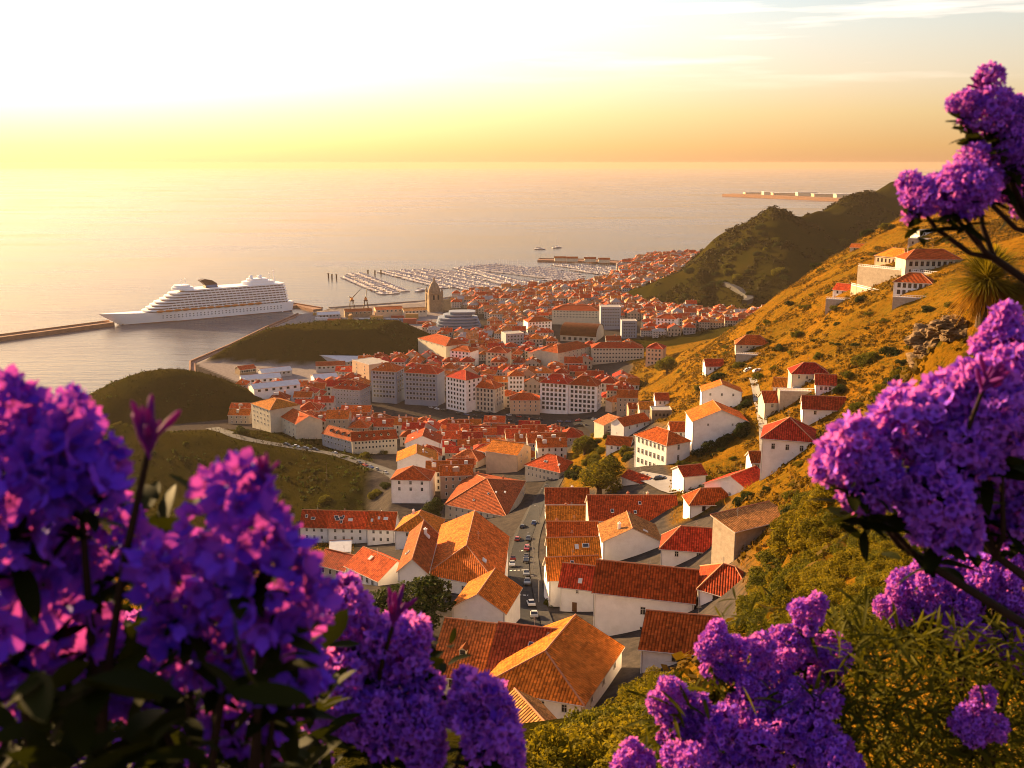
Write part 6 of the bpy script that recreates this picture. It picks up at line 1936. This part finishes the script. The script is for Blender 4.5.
def cluster_mesh(seed, lumps, n, fr, hi=False):
    g = np.random.default_rng(seed)
    Vs, Fs, Ts, To = [], [], [], []; off = 0
    Lm = np.array(lumps); w = Lm[:, 3] ** 2; w = w / w.sum()
    pts = []
    tries = 0
    while len(pts) < n and tries < n * 14:
        tries += 1
        k = g.choice(len(Lm), p=w); d = g.normal(size=3); d /= np.linalg.norm(d)
        c = Lm[k, :3] + d * Lm[k, 3] * (.86 + .26 * g.random())
        dist = np.linalg.norm(Lm[:, :3] - c, axis=1) - Lm[:, 3] * .80
        if dist.min() < 0: continue
        if pts and np.min(np.linalg.norm(np.array([p_[0] for p_ in pts]) - c, axis=1)) < fr * (1.05 if hi else .74): continue
        pts.append((c, d))
    for c, d in pts:
        V, F, T = (FLO_HI if hi else FLO)[g.integers(6)]
        z = d + g.normal(size=3) * (.27 if hi else .45); z /= np.linalg.norm(z)
        x = np.cross(z, g.normal(size=3)); x /= np.linalg.norm(x); y = np.cross(z, x)
        s_ = fr * (.5 + .85 * g.random())
        Vs.append(c + (V[:, :1] * x + V[:, 1:2] * y + V[:, 2:] * z) * s_)
        Fs.append(F + off); off += len(V); Ts.append(T); To.append(np.full(len(F), g.random()))
    return np_mesh('flower_cluster', np.concatenate(Vs), np.concatenate(Fs), PETAL_SHADE if hi else PETAL, True, {'tone': ('FACE', np.concatenate(To)), 'throat': ('FACE', np.concatenate(Ts))})
def cl_lumps(seed, k=7, elong=1.0):
    g = random.Random(seed); out = [(0, 0, 0, .66)]
    for i in range(k):
        a = 2 * math.pi * i / k + g.uniform(-.3, .3); e = g.uniform(-.8, 1.1)
        r = g.uniform(.36, .68)
        out.append((r * math.cos(a) * math.cos(e), r * math.sin(a) * math.cos(e), r * math.sin(e) * elong * 1.2, g.uniform(.26, .46)))
    return out
CLUS = [cluster_mesh(i, cl_lumps(i, 7, 1.15), 300, .17) for i in range(4)]
CLUS_S = [cluster_mesh(20 + i, cl_lumps(30 + i, 6, 1.3), 420, .135) for i in range(3)]
CLUS_HI = [cluster_mesh(40 + i, cl_lumps(60 + i, 8, 1.2), 130, .30, True) for i in range(4)]
def leaf_geo(Ln, wd, curl, seed, nu=6):
    g = random.Random(seed); V, F = [], []
    for i in range(nu + 1):
        f = i / nu
        w = wd * math.sin(math.pi * (f * .92 + .05)) ** .8 * (1 if f < 1 else .05)
        z = -curl * Ln * f * f
        for u, dz in ((-1, .22), (0, 0), (1, .22)):
            V.append((f * Ln, u * w, z + dz * w))
    for i in range(nu):
        for j in range(2):
            q = i * 3 + j; F.append((q, q + 1, q + 4, q + 3))
    return np.array(V), np.array(F)
def leaves_mesh(name, items, m, Ln, wd, seed):
    """items: (position, direction, scale)"""
    g = np.random.default_rng(seed); Vs, Fs, To = [], [], []; off = 0
    geos = [leaf_geo(Ln, wd, c, 0) for c in (.05, .2, .4)]
    for p, d, s_ in items:
        V, F = geos[g.integers(3)]
        d = np.array(d, float); d /= np.linalg.norm(d)
        up = np.array([0, 0, 1.0]) + g.normal(size=3) * .45
        y = np.cross(up, d); y /= np.linalg.norm(y) + 1e-9; z = np.cross(d, y)
        Vs.append(np.array(p) + (V[:, :1] * d + V[:, 1:2] * y + V[:, 2:] * z) * s_)
        Fs.append(F + off); off += len(V); To.append(np.full(len(F), g.random()))
    return np_mesh(name, np.concatenate(Vs), np.concatenate(Fs), m, True, {'tone': ('FACE', np.concatenate(To))})
def whorl(seed, n=16, narrow=False):
    g = random.Random(seed); it = []
    for i in range(n):
        a = g.uniform(0, 6.283); e = g.uniform(-.5, .75); zz = g.uniform(-1.0, .1)
        it.append(((0, 0, zz), (math.cos(a) * math.cos(e), math.sin(a) * math.cos(e), math.sin(e)), g.uniform(.7, 1.15)))
    return leaves_mesh('leaf_whorl', it, LEAF_N if narrow else LEAF_S, 1.15, .10 if narrow else .19, seed)
WH = [whorl(i) for i in range(3)]; WHN = [whorl(10 + i, 26, True) for i in range(3)]
def bud_mesh(seed):
    g = random.Random(seed); s = MB()
    for i in range(14):
        a = g.uniform(0, 6.283); e = g.uniform(.35, 1.45); Ln = g.uniform(.6, 1.0)
        d = Vector((math.cos(a) * math.cos(e), math.sin(a) * math.cos(e), math.sin(e)))
        o = Vector((0, 0, g.uniform(-.3, .25)))
        s.tube([o, o + d * .3 * Ln, o + d * .62 * Ln, o + d * .9 * Ln, o + d * Ln], [.03, .055, .085, .06, .012], 7)
    return s.mesh('bud_sprig', [BUD_M])
BUDS = [bud_mesh(i) for i in range(2)]
def shrub(name, base, label, clusters, meshes, narrow=False, leaf_fill=(), buds=(), fr_scale=1.0, whorl_s=.95, sag=.25, leaf_len=.075):
    """clusters: (px, py, radius px, depth m)"""
    bz = tz(base[0], base[1])
    root = empty(name, (base[0], base[1], bz), 0, label=label, cat='flowering shrub')
    O = Vector((base[0], base[1], bz))
    def twig(a_, b_, r0, r1):
        m_ = (a_ + b_) / 2 + Vector((random.uniform(-.03, .03), random.uniform(-.03, .03), -.04))
        s = MB(); s.tube([tuple(a_), tuple(a_ * .45 + m_ * .55), tuple(m_ * .5 + b_ * .5), tuple(b_)], [r0, r0 * .85, (r0 + r1) / 2, r1], 6)
        s.build('branch', [STEM_M], root)
    tips = sorted([(c[0], i) for i, c in enumerate(clusters)])
    forks = {}
    for k in range(0, len(tips), 4):
        ids = [i for _, i in tips[k:k + 4]]
        cen = sum((at_depth(*clusters[i][:2], clusters[i][3]) - O for i in ids), Vector()) / len(ids)
        low = min((at_depth(*clusters[i][:2], clusters[i][3]) - O).z for i in ids)
        fk = Vector((cen.x * .93, cen.y * .97 + .04, low - .16))
        s = MB(); s.tube([(random.uniform(-.06, .06), random.uniform(-.06, .06), -.25), (fk.x * .22, fk.y * .3, fk.z * .45), (fk.x * .62, fk.y * .7, fk.z * .84), tuple(fk)], [.026, .021, .015, .010], 7)
        s.build('branch', [STEM_M], root)
        for i in ids: forks[i] = fk
    def limb(tip, r0, r1, i=0):
        fk = forks[i] if i in forks else forks[0]
        if i < 0: fk = min(forks.values(), key=lambda q: (q - (tip - O)).length)
        twig(fk, tip - O, .008, .004)
    for ci_, (px, py, rp, Yd) in enumerate(clusters):
        p = at_depth(px, py, Yd)
        r = rp / FPX * (p - Vector((0, 0, CAM_H))).length
        c = link('flower_cluster', random.choice(meshes), root, tuple(p - O))
        c.scale = (r, r, r * random.uniform(.95, 1.1))
        c.rotation_euler = (random.uniform(-.5, .5), random.uniform(-.5, .5), random.uniform(0, 6.28))
        wv = link('leaf_whorl', random.choice(WHN if narrow else WH), root, tuple(p - O - Vector((0, 0, r * .65))), random.uniform(0, 6.28))
        wv.scale = (r * whorl_s,) * 3
        limb(p - Vector((0, 0, r * .4)), .01, .005, ci_)
    for (px, py, rp, Yd) in buds:
        p = at_depth(px, py, Yd); r = rp / FPX * (p - Vector((0, 0, CAM_H))).length
        b_ = link('bud_sprig', random.choice(BUDS), root, tuple(p - O)); b_.scale = (r, r, r); b_.rotation_euler = (random.uniform(-.3, .3), random.uniform(.1, .5), random.uniform(0, 6))
        limb(p, .010, .005, -1)
    it = []
    g = random.Random(len(clusters))
    for (x0, y0, x1, y1, Ya, Yb, n) in leaf_fill:
        for i in range(n):
            p = at_depth(g.uniform(x0, x1), g.uniform(y0, y1), g.uniform(Ya, Yb)) - O
            a = g.uniform(0, 6.283); e = g.uniform(-.4, 1.2)
            it.append((tuple(p), (math.cos(a) * math.cos(e), math.sin(a) * math.cos(e), math.sin(e)), g.uniform(.6, 1.2)))
    if it:
        link('foliage', leaves_mesh('foliage', it, LEAF_N if narrow else LEAF_S, leaf_len, leaf_len * (.062 if narrow else .19), 3), root)
    return root
random.seed(5)
shrub('flowering_shrub', (-0.95, 1.55), 'big violet flowering shrub filling the lower left, blossoms closest to the camera',
      [(10, 490, 66, 1.35), (78, 468, 54, 1.35), (15, 610, 76, 1.4), (100, 535, 50, 1.45), (8, 425, 40, 1.4), (62, 420, 30, 1.5), (80, 640, 42, 1.6),
       (238, 530, 62, 1.3), (272, 592, 60, 1.3), (185, 588, 54, 1.35), (275, 660, 58, 1.4), (212, 655, 44, 1.4), (20, 690, 46, 1.5), (150, 690, 40, 1.6), (240, 720, 40, 1.5)],
      CLUS_HI, leaf_fill=[(0, 640, 330, 800, 1.5, 2.1, 420), (60, 480, 250, 640, 1.5, 1.8, 70), (0, 670, 270, 800, 1.1, 1.4, 60)], buds=[(150, 445, 44, 1.25), (265, 480, 30, 1.3)], whorl_s=.8, leaf_len=.095)
shrub('flowering_shrub', (-0.42, 2.7), 'violet flowering shrub at the lower middle, beside the big left blossoms',
      [(345, 615, 36, 2.3), (395, 650, 44, 2.3), (350, 650, 36, 2.35), (325, 695, 42, 2.2), (415, 690, 34, 2.3), (375, 720, 36, 2.2), (420, 738, 34, 2.2), (300, 640, 40, 2.5), (258, 758, 26, 2.2), (300, 745, 30, 2.4), (490, 725, 40, 2.15), (468, 700, 26, 2.2), (500, 755, 32, 2.2)],
      CLUS, leaf_fill=[(220, 640, 460, 800, 2.3, 2.9, 260)], buds=[(395, 618, 30, 2.2), (345, 595, 22, 2.3)])
shrub('flowering_shrub', (-1.3, 2.9), 'small dim violet shrub deep behind the big left blossoms',
      [(70, 625, 34, 2.7), (130, 690, 28, 2.7), (190, 715, 34, 2.8), (40, 700, 34, 2.7), (110, 752, 34, 2.6), (200, 765, 28, 2.6), (20, 755, 34, 2.6), (160, 650, 30, 2.8)],
      CLUS_S, leaf_fill=[(-20, 600, 320, 800, 2.6, 3.6, 520)])
shrub('flowering_shrub', (3.4, 2.9), 'tall violet flowering shrub hanging in from the upper right corner',
      [(990, 108, 29, 2.6), (967, 104, 16, 2.6), (1015, 116, 23, 2.6), (922, 197, 24, 2.6), (945, 190, 22, 2.65), (962, 186, 30, 2.55), (986, 172, 24, 2.6), (1008, 160, 22, 2.6), (1022, 145, 20, 2.55), (1020, 190, 20, 2.7)],
      CLUS_S, leaf_fill=[(985, 120, 1030, 215, 2.55, 2.8, 40)], buds=[(985, 88, 18, 2.6)], whorl_s=.9)
shrub('flowering_shrub', (2.6, 2.5), 'violet flowering shrub with huge blossoms reaching in at the right middle',
      [(855, 452, 42, 2.2), (868, 485, 36, 2.2), (915, 425, 44, 2.25), (955, 405, 42, 2.25), (995, 420, 44, 2.2), (1015, 385, 36, 2.3), (960, 450, 42, 2.2), (940, 515, 44, 2.15), (1005, 335, 28, 2.4), (1015, 360, 24, 2.4), (1005, 470, 36, 2.3), (1015, 515, 30, 2.3), (975, 490, 30, 2.3)],
      CLUS, leaf_fill=[(900, 440, 1030, 560, 2.2, 2.5, 80)], buds=[(985, 385, 30, 2.1)], whorl_s=.95)
shrub('flowering_shrub', (2.0, 3.9), 'violet flowering shrub standing in narrow leaves right of the thicket',
      [(900, 606, 20, 3.4), (922, 592, 26, 3.4), (950, 600, 28, 3.4), (930, 570, 20, 3.5), (985, 575, 26, 3.4), (1010, 560, 22, 3.4), (962, 628, 22, 3.3), (1018, 595, 20, 3.3), (1000, 545, 20, 3.5), (955, 575, 20, 3.5), (975, 722, 24, 2.9), (1015, 620, 16, 3.3), (1020, 655, 18, 3.2), (1000, 640, 14, 3.3)],
      CLUS_S, True, leaf_fill=[(830, 625, 1050, 810, 2.9, 3.9, 3800)], leaf_len=.095)
shrub('flowering_shrub', (1.0, 3.4), 'violet flowering shrub with many upright blossoms at the bottom right',
      [(808, 614, 20, 3.2), (793, 645, 24, 3.2), (832, 655, 25, 3.2), (818, 682, 22, 3.2), (714, 645, 20, 3.1), (720, 668, 18, 3.1), (752, 662, 28, 3.1), (775, 680, 22, 3.1), (672, 696, 22, 3.0), (680, 722, 24, 3.0), (700, 718, 22, 3.0), (722, 745, 32, 2.9), (765, 745, 34, 2.9), (812, 738, 32, 2.9), (636, 764, 24, 2.9), (752, 708, 24, 3.0), (792, 700, 22, 3.0), (835, 765, 26, 2.8), (690, 768, 26, 2.8)],
      CLUS_S, True, leaf_fill=[(640, 690, 860, 810, 2.9, 3.7, 1500), (720, 600, 880, 720, 3.2, 3.9, 240)], leaf_len=.10)
